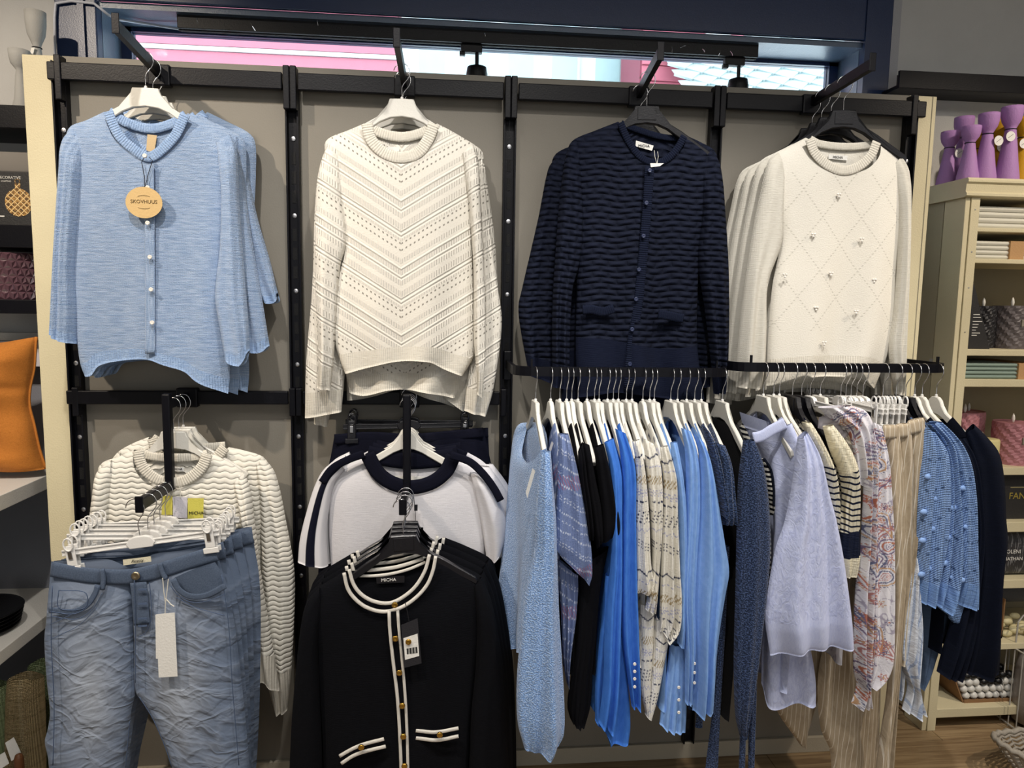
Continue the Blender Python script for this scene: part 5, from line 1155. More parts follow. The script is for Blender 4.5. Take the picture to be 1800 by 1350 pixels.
# cream patterned tops
for k, (i, L, R_, lab) in enumerate(((11, [(1111, 776), (1117, 810), (1117, 909), (1118, 990), (1118, 1041)], [(1124, 772), (1134, 840), (1140, 910), (1143, 990), (1154, 1040)], 'cream patterned top, leftmost of the three'),
                                     (13, [(1130, 770), (1136, 822), (1143, 909), (1146, 1000), (1134, 1070)], [(1149, 780), (1161, 822), (1163, 909), (1156, 1010), (1152, 1076)], 'cream patterned top in the middle of the three'),
                                     (14, [(1160, 786), (1166, 851), (1164, 938), (1161, 1018), (1159, 1108)], [(1174, 783), (1189, 837), (1192, 909), (1197, 996), (1201, 1047), (1197, 1100), (1178, 1124)], 'cream patterned top, rightmost of the three with a ruffled cuff'))):
    t = T3('patterned_pullover', lab, 'top', i, 'cream patterned tops on the left hang bar')
    upright_body(t, CREAMP, HX3[i], B3Z, nearz(1180), .012, seed=241+k, colf=isle, nu=40, nv=70)
    sleeve(t, CREAMP, L, R_, -.484+k*.004, thick=.024, seed=245+k, amp=.004, colf=isle, nu=56, nv=150, bot=None if k < 2 else [(1159, 1108), (1166, 1112), (1172, 1126), (1178, 1124)])
    if k == 0: piece('side_panel', t, CREAMP, [(1124, 1060), (1126, 1120), (1125, 1206), (1134, 1250)], [(1150, 1060), (1148, 1130), (1144, 1200), (1142, 1260)], -.454, thick=.016, nu=40, nv=90, colf=isle)
    if k == 2: piece('side_panel', t, CREAMP, [(1152, 1080), (1150, 1140), (1142, 1210), (1134, 1255)], [(1176, 1120), (1168, 1160), (1156, 1220), (1144, 1262)], -.457, thick=.02, nu=40, nv=90, colf=isle)
# sky blue cardigans
t = T3('cardigan', 'sky blue fine knit cardigan, leftmost of the three', 'cardigan', 16, 'sky blue cardigans on the left hang bar')
upright_body(t, SKY, HX3[16], B3Z, nearz(1260), .012, seed=251)
piece('front_panel', t, SKY, [(1178, 1130), (1172, 1180), (1164, 1230), (1159, 1272)], [(1204, 1130), (1206, 1200), (1206, 1250), (1204, 1284)], -.452, thick=.02, nu=24, nv=30, bot=[(1159, 1272), (1178, 1282), (1204, 1284)], fold=folds(3, .007, 252))
for b in (1208, 1230, 1252): button(t, PEARL, at(1193, b, -.480), .0042, .003)
sleeve(t, SKY, [(1178, 778), (1184, 830), (1190, 880), (1194, 960), (1192, 1050), (1190, 1130)], [(1190, 776), (1198, 830), (1203, 880), (1204, 960), (1202, 1050), (1202, 1140)], -.476, seed=253)
t = T3('cardigan', 'sky blue fine knit cardigan in the middle of the three', 'cardigan', 18, 'sky blue cardigans on the left hang bar')
upright_body(t, SKY, HX3[18], B3Z, nearz(1250), .012, seed=255)
sleeve(t, SKY, [(1197, 752), (1204, 793), (1205, 880), (1201, 980), (1199, 1047), (1202, 1110), (1204, 1162), (1204, 1234)], [(1214, 758), (1225, 799), (1229, 880), (1224, 970), (1220, 1047), (1220, 1140), (1216, 1180), (1215, 1234)], -.480, seed=257, amp=.005, cuff=(.82, 'cuff', SKY))
t = T3('cardigan', 'sky blue fine knit cardigan, rightmost of the three, its whole sleeve and cuff showing', 'cardigan', 19, 'sky blue cardigans on the left hang bar')
upright_body(t, SKY, HX3[19], B3Z, nearz(1230), .012, seed=259)
sleeve(t, SKY, [(1219, 762), (1228, 800), (1228, 900), (1222, 1000), (1220, 1047), (1219, 1110), (1220, 1159), (1217, 1249)], [(1237, 778), (1247, 808), (1260, 880), (1272, 950), (1280, 1003), (1274, 1040), (1264, 1100), (1257, 1159), (1253, 1251)], -.486, thick=.034, nu=26, nv=70, seed=261, amp=.006, cuff=(.815, 'cuff', SKY))
for b in (1166, 1182, 1200): button(t, PEARL, at(1220.5, b, -.508), .004, .003)
# navy fuzzy tops
for k, (i, L, R_, lab) in enumerate(((20, [(1234, 746), (1244, 790), (1254, 840), (1262, 900)], [(1247, 760), (1262, 800), (1272, 850), (1282, 918)], 'navy fuzzy short-sleeved top, left of the two'),
                                     (21, [(1256, 778), (1264, 820), (1266, 870), (1268, 921)], [(1274, 783), (1285, 822), (1290, 870), (1295, 920)], 'navy fuzzy short-sleeved top, right of the two'))):
    t = T3('fuzzy_pullover', lab, 'top', i, 'navy fuzzy tops on the left hang bar')
    upright_body(t, NAVYM, HX3[i], B3Z, nearz(1210), .014, seed=265+k)
    sleeve(t, NAVYM, L, R_, -.482+k*.004, thick=.026, seed=267+k, amp=.004)
    if k == 0:
        for q, (x0, x1, y1) in enumerate(((1228, 1240, 1278), (1216, 1226, 1246))): piece('tie', t, NAVYM, [(x0, 1150), (x0-2, 1220), (x0-6, y1)], [(x1, 1150), (x1-1, 1220), (x1-5, y1)], -.45, thick=.006, nu=8, nv=16)
# long navy cardigan with ties and striped top behind
t = T3('long_cardigan', 'long navy boucle cardigan with hanging ties, rightmost on the left hang bar', 'cardigan', 22)
X = HX3[22]
piece('body', t, BLACK_BODY, np.array([(X+.002, YB+.07, B3Z-.05), (X, YF, B3Z-.14), (X-.01, YF, .95), (X-.02, YF, .42)]), np.array([(X+.012, YB-.075, B3Z-.055), (X+.02, YN+.02, B3Z-.15), (X+.01, YN+.02, .95), (X-.01, YN+.02, .40)]), YB, thick=.016, dirv=(-1, 0, 0), uax=1, nu=18, nv=24)
sleeve(t, NAVYD, [(1306, 775), (1297, 851), (1294, 967), (1292, 1060), (1290, 1133), (1290, 1200), (1293, 1260), (1300, 1292)], [(1324, 772), (1338, 808), (1349, 880), (1352, 967), (1345, 1047), (1336, 1122), (1326, 1190), (1314, 1249), (1308, 1292)], -.490, thick=.036, nu=26, nv=60, seed=271, amp=.005, ttop=.5)
for q, (L, R_) in enumerate((([(1302, 1230), (1301, 1290), (1299, 1350), (1298, 1410)], [(1311, 1230), (1311, 1290), (1309, 1350), (1308, 1410)]), ([(1322, 1170), (1318, 1240), (1316, 1300), (1315, 1400)], [(1331, 1150), (1329, 1240), (1327, 1300), (1324, 1400)]),
                             ([(1270, 960), (1262, 1100), (1252, 1250), (1240, 1350), (1238, 1410)], [(1282, 960), (1275, 1100), (1266, 1250), (1262, 1350), (1260, 1410)]))): piece('tie', t, NAVYD, L, R_, -.475 if q < 2 else -.44, thick=.008, nu=10, nv=40, fold=folds(2, .003, 275+q))
t = T3('striped_tee', 'black and white striped top peeping out beside the long navy cardigan', 'top', 22)
sleeve(t, BWST, [(1336, 804), (1341, 840), (1350, 880), (1352, 905)], [(1344, 808), (1356, 830), (1361, 880), (1356, 900)], -.455, thick=.018, seed=277)
upright_body(t, BWST, HX3[22]+.03, B3Z, nearz(1100), .010, seed=279, nu=12, nv=16)
band('edge_binding', t, NAVYT, W([(1343, 806), (1355, 826), (1360, 860), (1360, 890)], -.476), -.476, w=.006, t=.003, n=16)
sleeve(t, BWST, [(1344, 905), (1340, 980), (1336, 1060), (1334, 1100)], [(1352, 905), (1354, 960), (1352, 1020), (1346, 1060)], -.452, thick=.01, seed=278)

# -- right bar
H4 = [(1342, 'white', 1), (1360, 'white', 3), (1370, 'white', 2), (1393, 'black', 2), (1409, 'black', 3), (1424, 'clip', 2), (1442, 'white', 1), (1478, 'clip', 2), (1487, 'clip', 1), (1496, 'clip', 2), (1506, 'clip', 1), (1517, 'clip', 1), (1552, 'black', 2), (1575, 'black', 2), (1592, 'black', 3), (1608, 'round', 2), (1621, 'round', 3), (1646, 'round', 3)]
OVER4 = ['the lilac shirt', 'the lilac shirt', 'the lilac shirt', 'the striped cream sweaters', 'the striped cream sweaters', 'beige striped trousers', 'the paisley blouse', 'beige striped trousers', 'beige striped trousers', 'beige striped trousers', 'beige striped trousers', 'beige striped trousers', 'the blue bobble sweaters', 'the blue bobble sweaters', 'the blue bobble sweaters', 'the deep navy cardigans', 'the deep navy cardigans', 'rightmost navy cardigan']
KN = {'white': 'white', 'round': 'pale rounded', 'black': 'black', 'clip': 'white clip'}
HX4 = []
for i, (ax, k, rz) in enumerate(H4):
    _, X = side_hanger(k, ax, B4Z, rz, '%s hanger, %s from left on right hang bar, above %s' % (KN[k], ORD[i], OVER4[i]), GH4); HX4.append(X)
def T4(name, label, cat, i, group=None): return thing(name, label, cat, (HX4[i], YB, B4Z-.05), group)
# lilac shirt
t = T4('shirt', 'lilac crinkled cotton shirt with a wide cuff', 'shirt', 0)
piece('front_panel', t, LILAC, [(1325, 770, -.24), (1337, 790, -.28), (1352, 830, -.34), (1360, 900, -.38), (1358, 980, -.40), (1350, 1050, -.40), (1340, 1122, -.40), (1338, 1200, -.40)], [(1392, 744, -.42), (1408, 790, -.46), (1398, 860, -.46), (1392, 960, -.46), (1400, 1080, -.45), (1424, 1140, -.44), (1434, 1200, -.44), (1434, 1242, -.44)], -.4,
      bot=[(1338, 1200, -.40), (1353, 1230, -.41), (1378, 1236, -.42), (1407, 1234, -.43), (1434, 1242, -.44)], thick=.026, dirv=(-.55, -.8, 0), nu=32, nv=70, fold=folds(3, .012, 301, 1, 2.5, .15))
upright_body(t, LILAC, HX4[0]+.02, B4Z, nearz(1220, 1400), .02, seed=302)
sleeve(t, LILAC, [(1402, 770), (1392, 850), (1378, 920), (1364, 960), (1354, 1010), (1348, 1050), (1345, 1090), (1354, 1152)], [(1416, 758), (1437, 799), (1454, 866), (1466, 909), (1480, 981), (1492, 1070), (1498, 1136)], -.505, thick=.036, nu=40, nv=90, seed=303, amp=.007, bot=[(1354, 1152), (1388, 1142), (1424, 1138), (1498, 1136)], cuff=(.84, 'cuff', LILACP), ttop=.5, k=(1, 2.8))
band('collar_band', t, LILACP, W([(1324, 770), (1340, 766), (1358, 755), (1380, 744)], -.42), -.42, w=.030, t=.0028, n=24)
piece('collar_back', t, LILACP, np.array(W([(1300, 724), (1306, 750)], -.19)), np.array(W([(1352, 742), (1350, 764)], -.30)), -.25, thick=.006, nu=14, nv=6)
# striped cream sweaters
for k, (i, L, R_, lab) in enumerate(((3, [(1409, 742), (1420, 770), (1440, 810), (1452, 860), (1462, 920)], [(1424, 742), (1452, 797), (1466, 837), (1470, 880), (1470, 930)], 'cream sweater with thin navy lines, left of the two'),
                                     (5, [(1446, 750), (1458, 790), (1474, 830), (1480, 874), (1475, 923), (1472, 968), (1479, 1012)], [(1463, 746), (1488, 782), (1505, 822), (1508, 880), (1507, 941), (1508, 975), (1504, 1008)], 'cream sweater with thin navy lines and a navy band above the cuff'))):
    t = T4('striped_sweater', lab, 'sweater', i, 'striped cream sweaters on the right hang bar')
    upright_body(t, STRIPEK, HX4[i], B4Z, nearz(1040, 1460), .014, seed=311+k)
    if k: piece('sleeve', t, CREAMK, L, R_, -.488, thick=.03, ttop=.45, tbot=.7, nu=24, nv=60, fold=folds(3, .004, 315), split=[(0, .32, 'yoke', CREAMK), (.32, .70, 'sleeve', STRIPEK), (.70, .86, 'navy_band', NAVYK), (.86, 1, 'cuff', CREAMK)])
    else: piece('sleeve', t, CREAMK, L, R_, -.494, thick=.03, ttop=.45, tbot=.7, nu=24, nv=50, fold=folds(3, .004, 314), split=[(0, .42, 'yoke', CREAMK), (.42, 1, 'sleeve', STRIPEK)])
# paisley blouse
t = T4('blouse', 'white paisley printed blouse with gathered cuffs', 'blouse', 6)
upright_body(t, PAIS, HX4[6], B4Z-.01, nearz(1170, 1480), .016, seed=321, colf=paisley(5), nu=50, nv=140)
piece('shoulder', t, PAIS, [(1438, 716), (1462, 738), (1488, 756), (1500, 793), (1508, 850)], [(1494, 712), (1520, 722), (1532, 745), (1534, 800), (1528, 860)], -.46, thick=.026, nu=60, nv=120, colf=paisley(9), fold=folds(4, .008, 322, 2, 5))
sleeve(t, PAIS, [(1520, 780), (1519, 851), (1512, 967), (1506, 1010), (1502, 1070), (1500, 1133), (1501, 1180), (1506, 1205), (1496, 1236)], [(1538, 742), (1538, 800), (1536, 900), (1536, 1000), (1533, 1100), (1528, 1150), (1524, 1180), (1522, 1206), (1528, 1238)], -.482, thick=.028, nu=50, nv=330, seed=323, amp=.007, colf=paisley(1))
sleeve(t, PAIS, [(1534, 742), (1537, 800), (1535, 900), (1534, 1000), (1532, 1100), (1530, 1150), (1528, 1180), (1524, 1204)], [(1548, 750), (1556, 800), (1562, 860), (1568, 940), (1570, 1020), (1570, 1100), (1568, 1160), (1556, 1190), (1536, 1208)], -.487, thick=.028, nu=50, nv=330, seed=325, amp=.007, colf=paisley(2), nm='sleeve_fold')
rf_ = MB()
for q in range(3):
    c0 = at(1452+q*18, 742+q*4, -.44); rf_.tube([c0+np.array([.016*math.sin(k*1.9+q), -.006*math.cos(k*1.1), .022-.010*k]) for k in range(6)], [.012, .014, .012, .013, .011, .006], 8)
o = rf_.build('neck_ruffle', PAIS, t, True)
cl = o.data.color_attributes.new('print', 'FLOAT_COLOR', 'POINT'); cl.data.foreach_set('color', np.tile(np.array([.62, .58, .62, 1], np.float32), len(o.data.vertices)))
# beige striped trousers on clip hangers
PT = [(5, [(1430, 740), (1436, 900), (1430, 1080), (1380, 1200), (1361, 1236), (1404, 1306)], [(1470, 742), (1480, 900), (1470, 1080), (1448, 1180), (1434, 1236), (1410, 1304)], -.30, 'beige striped trousers with one leg hanging below the lilac shirt'),
      (8, [(1490, 745), (1482, 900), (1460, 1080), (1438, 1185), (1442, 1278), (1459, 1321), (1462, 1420)], [(1560, 742), (1560, 900), (1552, 1080), (1548, 1200), (1544, 1300), (1530, 1420)], -.36, 'beige striped trousers with wide legs reaching below the frame'),
      (9, [(1553, 748), (1560, 830), (1566, 920), (1570, 1010), (1568, 1100), (1560, 1220), (1548, 1300), (1530, 1420)], [(1576, 747), (1584, 830), (1586, 920), (1588, 1010), (1580, 1100), (1572, 1200), (1560, 1300), (1548, 1420)], -.470, 'beige striped trousers, first waistband from the left beside the paisley sleeve'),
      (10, [(1576, 747), (1582, 830), (1584, 920), (1585, 1010), (1576, 1100), (1570, 1200), (1562, 1300), (1550, 1420)], [(1598, 744), (1602, 830), (1600, 920), (1598, 1010), (1588, 1080), (1576, 1180), (1568, 1300), (1560, 1420)], -.466, 'beige striped trousers, second waistband from the left'),
      (11, [(1597, 741), (1600, 830), (1598, 920), (1592, 1000), (1580, 1080), (1574, 1170)], [(1624, 734), (1618, 820), (1612, 900), (1605, 960), (1592, 1050), (1582, 1160)], -.462, 'beige striped trousers, rightmost waistband beside the blue bobble sweaters')]
for k, (i, L, R_, Y, lab) in enumerate(PT):
    t = T4('trousers', lab, 'trousers', i, 'beige striped trousers on the right hang bar')
    piece('trouser_leg', t, BEIGE, L, R_, Y, thick=.02 if k > 1 else .03, nu=20, nv=60, fold=folds(3, .006, 331+k, 1, 3, .3), tbot=1.0)
    if k > 1:
        band('waistband', t, BEIGE, W([(L[0][0], L[0][1]+12), ((L[0][0]+R_[0][0])/2, (L[0][1]+R_[0][1])/2+12), (R_[0][0], R_[0][1]+12)], Y-.018), Y, w=.036, t=.004, n=10)
    p = np.array([(HX4[i]-.012, YB+.1, B4Z-.055), (HX4[i]-.012, YB+.1, .75)]); q = np.array([(HX4[i], YN+.02, B4Z-.055), (HX4[i], YN+.02, .75)])
    piece('seat', t, BEIGE, p, q, YB, thick=.012, dirv=(-1, 0, 0), uax=1, nu=10, nv=12)
# white striped blouse with flared cuff
t = T4('blouse', 'white blouse with fine blue stripes and a flared gathered cuff', 'blouse', 11)
upright_body(t, WSTR, HX4[11]+.012, B4Z-.02, nearz(1150, 1590), .012, seed=341)
sleeve(t, WSTR, [(1600, 985), (1590, 1050), (1583, 1100), (1580, 1150), (1592, 1190), (1597, 1205), (1586, 1246)], [(1612, 960), (1613, 1047), (1617, 1100), (1615, 1140), (1609, 1180), (1606, 1203), (1622, 1248)], -.468, thick=.028, nu=26, nv=60, seed=343, amp=.008, tbot=1, k=(2, 5), bot=[(1586, 1246), (1598, 1250), (1610, 1249), (1622, 1248)])
sleeve(t, WSTR, [(1584, 1090), (1580, 1130), (1572, 1180), (1569, 1222)], [(1600, 1090), (1594, 1140), (1586, 1180), (1578, 1224)], -.44, thick=.02, seed=345, amp=.006, nm='sleeve_fold')
# blue bobble sweaters
def bobbles(t, pts, Y, r=.0105):
    for a, b in pts: MB().sphere(at(a, b, Y), r, 10, 7, (1.1, .42, .75)).build('bobble', BOBBLE, t, True)
for k, (i, L, R_, bb, lab) in enumerate(((12, [(1625, 752), (1618, 822), (1612, 909), (1611, 990), (1612, 1055)], [(1642, 762), (1662, 795), (1668, 860), (1664, 940), (1652, 1000), (1638, 1062)], ((1632, 838), (1624, 900), (1645, 877), (1634, 914), (1622, 950), (1640, 930), (1632, 1000), (1646, 960), (1620, 1010)), 'blue bobble sweater, leftmost of the three'),
                                         (13, [(1628, 745), (1650, 775), (1662, 830), (1660, 920), (1650, 1000), (1640, 1060)], [(1642, 742), (1670, 785), (1676, 840), (1684, 930), (1684, 1010), (1668, 1082)], ((1658, 873), (1653, 912), (1668, 945), (1676, 893), (1662, 990), (1676, 1015)), 'blue bobble sweater in the middle of the three'),
                                         (14, [(1633, 741), (1652, 762), (1668, 800), (1682, 870), (1682, 960), (1684, 1062)], [(1654, 741), (1684, 777), (1700, 808), (1708, 851), (1714, 938), (1716, 1010), (1716, 1069)], ((1694, 858), (1677, 895), (1700, 926), (1678, 936), (1684, 980), (1704, 990), (1690, 1020)), 'blue bobble sweater, rightmost of the three'))):
    t = T4('bobble_sweater', lab, 'sweater', i, 'blue bobble sweaters on the right hang bar')
    upright_body(t, BOBBLE, HX4[i], B4Z, nearz(1040, 1650), .014, seed=351+k)
    sleeve(t, BOBBLE, L, R_, -.482+k*.006, thick=.03, nu=26, nv=60, seed=354+k, amp=.007, cuff=(.87, 'cuff', BOBRIB), ttop=.5, tbot=.75); bobbles(t, bb, -.482+k*.006-.022)
    if k == 1: sleeve(t, BOBBLE, [(1668, 1050), (1667, 1084), (1676, 1096)], [(1704, 1050), (1700, 1080), (1692, 1098)], -.455, thick=.018, nm='hem_fold', seed=358)
# slate trousers below
t = T4('trousers', 'slate blue trousers hanging below the blue bobble sweaters', 'trousers', 13)
piece('trouser_leg', t, SLATET, [(1630, 770), (1614, 900), (1614, 1061), (1617, 1133), (1612, 1205)], [(1650, 768), (1684, 900), (1672, 1081), (1655, 1122), (1634, 1177), (1614, 1206)], -.40, thick=.024, nu=20, nv=36, fold=folds(3, .007, 361), tbot=1)
# deep navy cardigans
t = T4('cardigan', 'deep navy cardigan, left of the two at the right end of the bar', 'cardigan', 15, 'deep navy cardigans on the right hang bar')
upright_body(t, NAVYT, HX4[15], B4Z, nearz(1150, 1690), .014, seed=371)
sleeve(t, NAVYT, [(1676, 772), (1690, 800), (1700, 860), (1706, 940), (1690, 1020), (1668, 1100), (1646, 1180)], [(1697, 768), (1712, 800), (1722, 860), (1726, 950), (1722, 1060), (1708, 1130), (1690, 1197)], -.452, thick=.026, seed=373, amp=.005, nu=22, bot=[(1646, 1180), (1666, 1190), (1690, 1197)])
t = T4('cardigan', 'deep navy cardigan, rightmost garment on the right hang bar', 'cardigan', 17, 'deep navy cardigans on the right hang bar')
upright_body(t, NAVYT, HX4[17], B4Z, nearz(1150, 1720), .016, seed=375)
sleeve(t, NAVYT, [(1697, 760), (1708, 830), (1716, 920), (1720, 1010), (1712, 1100), (1700, 1184)], [(1711, 745), (1732, 767), (1751, 793), (1760, 837), (1764, 909), (1767, 950), (1759, 1010), (1756, 1104), (1755, 1183)], -.458, thick=.034, seed=377, amp=.005, nu=26, bot=[(1700, 1184), (1728, 1188), (1755, 1183)], cuff=(.86, 'cuff', NAVYT))
# ------------------------------------------------------------------ right: cream shelf unit and what stands on it
UX0, UX1, UY, UYB, UZ = 1.742, 2.95, .08, .385, 1.962
M_CREAM_SHADED = paint('shaded_cream_paint', '#b5ab90', .6)  # same cream, darkened in the colour to stand for shade on the side
un = thing('shelf_unit', 'tall cream painted shelf unit to the right of the clothes rack', 'shelf unit', (2.3, .23, 0))
MB().box((UX0, UY, 0), (UX0+.017, UY+.10, 1.90), .0015).build('leg_board', M_CREAM, un)
MB().box((UX0+.0185, UY-.004, 0), (UX0+.05, UY+.03, 1.90), .0015).build('front_stile', M_CREAM, un)
MB().box((UX0+.002, UY+.106, .03), (UX0+.02, UYB-.07, 1.93), .001).build('side_board', M_CREAM_SHADED, un)
MB().box((UX0+.001, UYB-.066, .0), (UX0+.02, UYB, 1.93), .001).build('leg_board', M_CREAM_SHADED, un)
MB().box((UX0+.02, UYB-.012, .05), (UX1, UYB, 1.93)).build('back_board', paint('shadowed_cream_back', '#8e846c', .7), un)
MB().box((UX0+.02, UY+.01, .03), (UX0+.024, UYB-.012, 1.9)).build('inner_side', M_CREAM, un)
for z in (.62, 1.30): MB().box((UX0-.003, UY+.098, z), (UX0+.004, UY+.112, z+.05)).build('hinge', M_STEEL, un)
cn = MB().prism([(UY-.018, 1.962), (UY-.022, 1.955), (UY-.022, 1.948), (UY-.014, 1.942), (UY-.012, 1.918), (UY-.018, 1.912), (UY-.018, 1.904), (UY-.004, 1.900), (UYB, 1.900), (UYB, 1.962)], 'x', UX0-.012, UX1)
cn.build('cornice', M_CREAM, un)
SHZ = [(1.789, 1.802), (1.684, 1.699), (1.369, 1.391), (1.261, 1.287), (.948, .975), (.740, .777), (.531, .563), (.300, .323), (.046, .080)]
for a, b in SHZ: MB().box((UX0+.05, UY, a), (UX1, UYB-.013, b), .002).build('shelf', M_CREAM, un)
for z in (1.86, 1.72, 1.60, 1.45, 1.10, .85): button(un, M_STEEL, (UX0+.034, UY-.004, z), .0025, .0012, 'nail')

LILW = paint('lilac_matte_wood', '#ae82bb', .6, .3); YELW = paint('mustard_matte_wood', '#c79512', .6, .3); GRYW = paint('pale_grey_matte_wood', '#a8a7a3', .7, .3)
def candlestick(label, base, h, r, mat, group, tagside=None):
    X, Y, Z = base; t = thing('candlestick', label, 'candlestick', base, group)
    prof = [(r*.98, 0), (r, .004), (r*.96, .02), (r*.80, h*.25), (r*.60, h*.5), (r*.45, h*.68), (r*.42, h*.715), (r*.55, h*.755), (r*.74, h*.81), (r*.84, h*.88), (r*.87, h*.95), (r*.86, h), (r*.80, h), (r*.78, h*.97), (r*.5, h*.90), (r*.3, h*.89)]
    MB().lathe(prof, base, 28).build('body', mat, t, True)
    MB().tube([(X+r*.46*math.cos(a), Y+r*.46*math.sin(a), Z+h*.70) for a in np.linspace(0, TAU, 20)], .0016, 6, False).build('string', CORD, t)
    if tagside is not None:
        c = np.array([X+r*.55*tagside, Y-r*.75, Z+h*.585]); n = 20; d = [(c[0]+.0165*math.cos(TAU*k/n), c[2]+.0165*math.sin(TAU*k/n)) for k in range(n)]
        g = MB().prism(d, 'y', c[1], c[1]+.001).build('swing_tag', M_WHITE, t)
        MB().tube([(c[0]-.009, c[1]-.0005, c[2]-.006), (c[0], c[1]-.0005, c[2]+.001), (c[0]+.008, c[1]-.0005, c[2]+.007)], .0006, 5).build('printed_mark', M_INK, g)
    return t
GP, GY = 'lilac candlesticks on the shelf unit', 'mustard candlesticks on the shelf unit'
candlestick('small lilac candlestick leftmost on the shelf unit, in shade', (1.775, .225, UZ), .185, .035, LILW, GP, 1)
candlestick('small lilac candlestick second from the left, nearer the front edge', (1.783, .135, UZ), .182, .035, LILW, GP)
candlestick('tall lilac candlestick half hidden behind two smaller ones', (1.838, .245, UZ), .242, .037, LILW, GP)
candlestick('medium lilac candlestick with a white tag, third along the front edge', (1.840, .130, UZ), .225, .037, LILW, GP, 1)
candlestick('tallest lilac candlestick, rightmost of the lilac ones', (1.916, .122, UZ), .248, .038, LILW, GP, -1)
candlestick('mustard candlestick half hidden behind the medium lilac one', (at(1718, 260, .30)[0], .30, UZ), .21, .037, YELW, GY)
candlestick('mustard candlestick between the medium and the tallest lilac ones', (at(1752, 260, .24)[0], .24, UZ), .235, .037, YELW, GY, -.2)
candlestick('mustard candlestick at the right edge of the picture', (at(1798, 260, .15)[0], .15, UZ), .222, .04, YELW, GY, -1)

LIN_W = crinkle('white_linen', '#d8d5c8', '#cbc8ba', (60, 60), .001); LIN_T = crinkle('sage_linen', '#8b9c92', '#7b8d84', (60, 60), .001)
KRAFT = paint('kraft_band', '#bf9668', .8); CHAR = paint('charcoal_box_card', '#2b2a2a', .55)
def folded(label, x0, x1, y0, y1, z, h, n, mat, tagx, group, band_=KRAFT):
    t = thing('folded_linen', label, 'linen', ((x0+x1)/2, (y0+y1)/2, z), group); hh = h/n
    for k in range(n):
        b = MB()
        for q in range(2):
            zz = z+k*hh+q*hh/2; b.prism([(y0+.006, zz+.0006), (y0+.001, zz+hh*.25), (y0+.006, zz+hh/2-.0006), (y1, zz+hh/2-.0006), (y1, zz+.0006)], 'x', x0+.001*q, x1-.001*q, .0015)
        b.build('folded_cloth', mat, t, True)
    if tagx: MB().box((tagx[0], y0-.004, z), (tagx[1], y1, z+h+.0008), .001).build('paper_band', band_, t)
    return t
G1 = 'folded white linens'
folded('thick folded white linens on the topmost shelf of the unit', 1.806, 2.06, .10, .32, 1.802, .075, 2, LIN_W, (1.985, 2.062), G1)
folded('folded white linens with a kraft band on the second shelf', 1.806, 2.0, .10, .32, 1.699, .062, 2, LIN_W, (1.932, 1.985), G1)
folded('dark folded linens at the right end of the second shelf', 2.004, 2.14, .10, .3, 1.699, .055, 2, CHAR, None, 'folded dark linens')
folded('folded sage green linens with a kraft band', 1.806, 2.10, .10, .32, 1.287, .055, 2, LIN_T, (2.005, 2.09), 'folded sage linens')
def led_candle(label, x, y, z, r, h, mat, group, plate=False):
    t = thing('led_candle', label, 'candle', (x, y, z), group); b = MB(); n, m = 44, 16; vs = []; fs = []
    for i in range(m+1):
        for k in range(n):
            d = .0022 if (k+ (i//1)) % 4 < 2 else -.001
            rr = (r+d) if 0 < i < m else r; vs.append((x+rr*math.cos(TAU*(k+.5*(i % 2))/n), y+rr*math.sin(TAU*(k+.5*(i % 2))/n), z+h*i/m))
    for i in range(m):
        for k in range(n): fs.append((i*n+k, i*n+(k+1) % n, (i+1)*n+(k+1) % n, (i+1)*n+k))
    fs += [tuple(range(n))[::-1]]
    o = len(vs); vs += [(x+.86*r*math.cos(TAU*k/n), y+.86*r*math.sin(TAU*k/n), z+h-.004) for k in range(n)]; fs += [(m*n+k, m*n+(k+1) % n, o+(k+1) % n, o+k) for k in range(n)]+[tuple(o+k for k in range(n))]
    b.add(vs, fs).build('wax_body', mat, t)
    MB().lathe([(.001, -.004), (.0045, .002), (.006, .012), (.0045, .022), (.001, .030)], (x, y, z+h), 10).build('flame_tip', paint('frosted_flame', '#e6e2d8', .3) if 'frosted_flame' not in bpy.data.materials else bpy.data.materials['frosted_flame'], t, True)
    if plate: MB().box((x-.012, y-r-.004, z+h*.52), (x+.03, y-r+.006, z+h*.68), .001).build('label', paint('taupe_label', '#8e877a', .5) if 'taupe_label' not in bpy.data.materials else bpy.data.materials['taupe_label'], t)
    return t
def wax(name, a, b):
    M = Mat(name, a, .45, spec=.4); x, y, z = M.obj(); M.color(M.mix(M.noise(M.vec(x, y, z), 60, 3), a, b)); return M.m
GW, BW, PW = wax('grey_wax', '#6e6666', '#544d4e'), wax('black_wax', '#1d1c1e', '#2b292b'), wax('rose_wax', '#b98087', '#a46c75')
ZC = 1.391
t = thing('tent_box', 'black tent-shaped carton with small white print', 'carton', (1.85, .12, ZC), None)
MB().prism([(1.812, ZC), (1.905, ZC), (1.826, ZC+.225), (1.812, ZC+.225)], 'y', .115, .20, .001).build('carton', CHAR, t)
for k, (w_, zz) in enumerate(((.030, .118), (.036, .108), (.044, .094), (.028, .084), (.024, .074), (.018, .064), (.038, .054), (.024, .046))): MB().box((1.832, .1143, ZC+zz), (1.832+w_*.8, .1152, ZC+zz+.0022)).build('print_line', M_WHITE, t)
led_candle('black LED candle behind the tent-shaped carton', 1.875, .30, ZC, .050, .15, BW, 'dark LED candles')
led_candle('black LED candle beside the tent-shaped carton', 1.948, .215, ZC, .045, .15, BW, 'dark LED candles')
led_candle('grey LED candle with a small label at the right edge', 2.035, .185, ZC, .060, .152, GW, 'dark LED candles', True)
ZC = .975
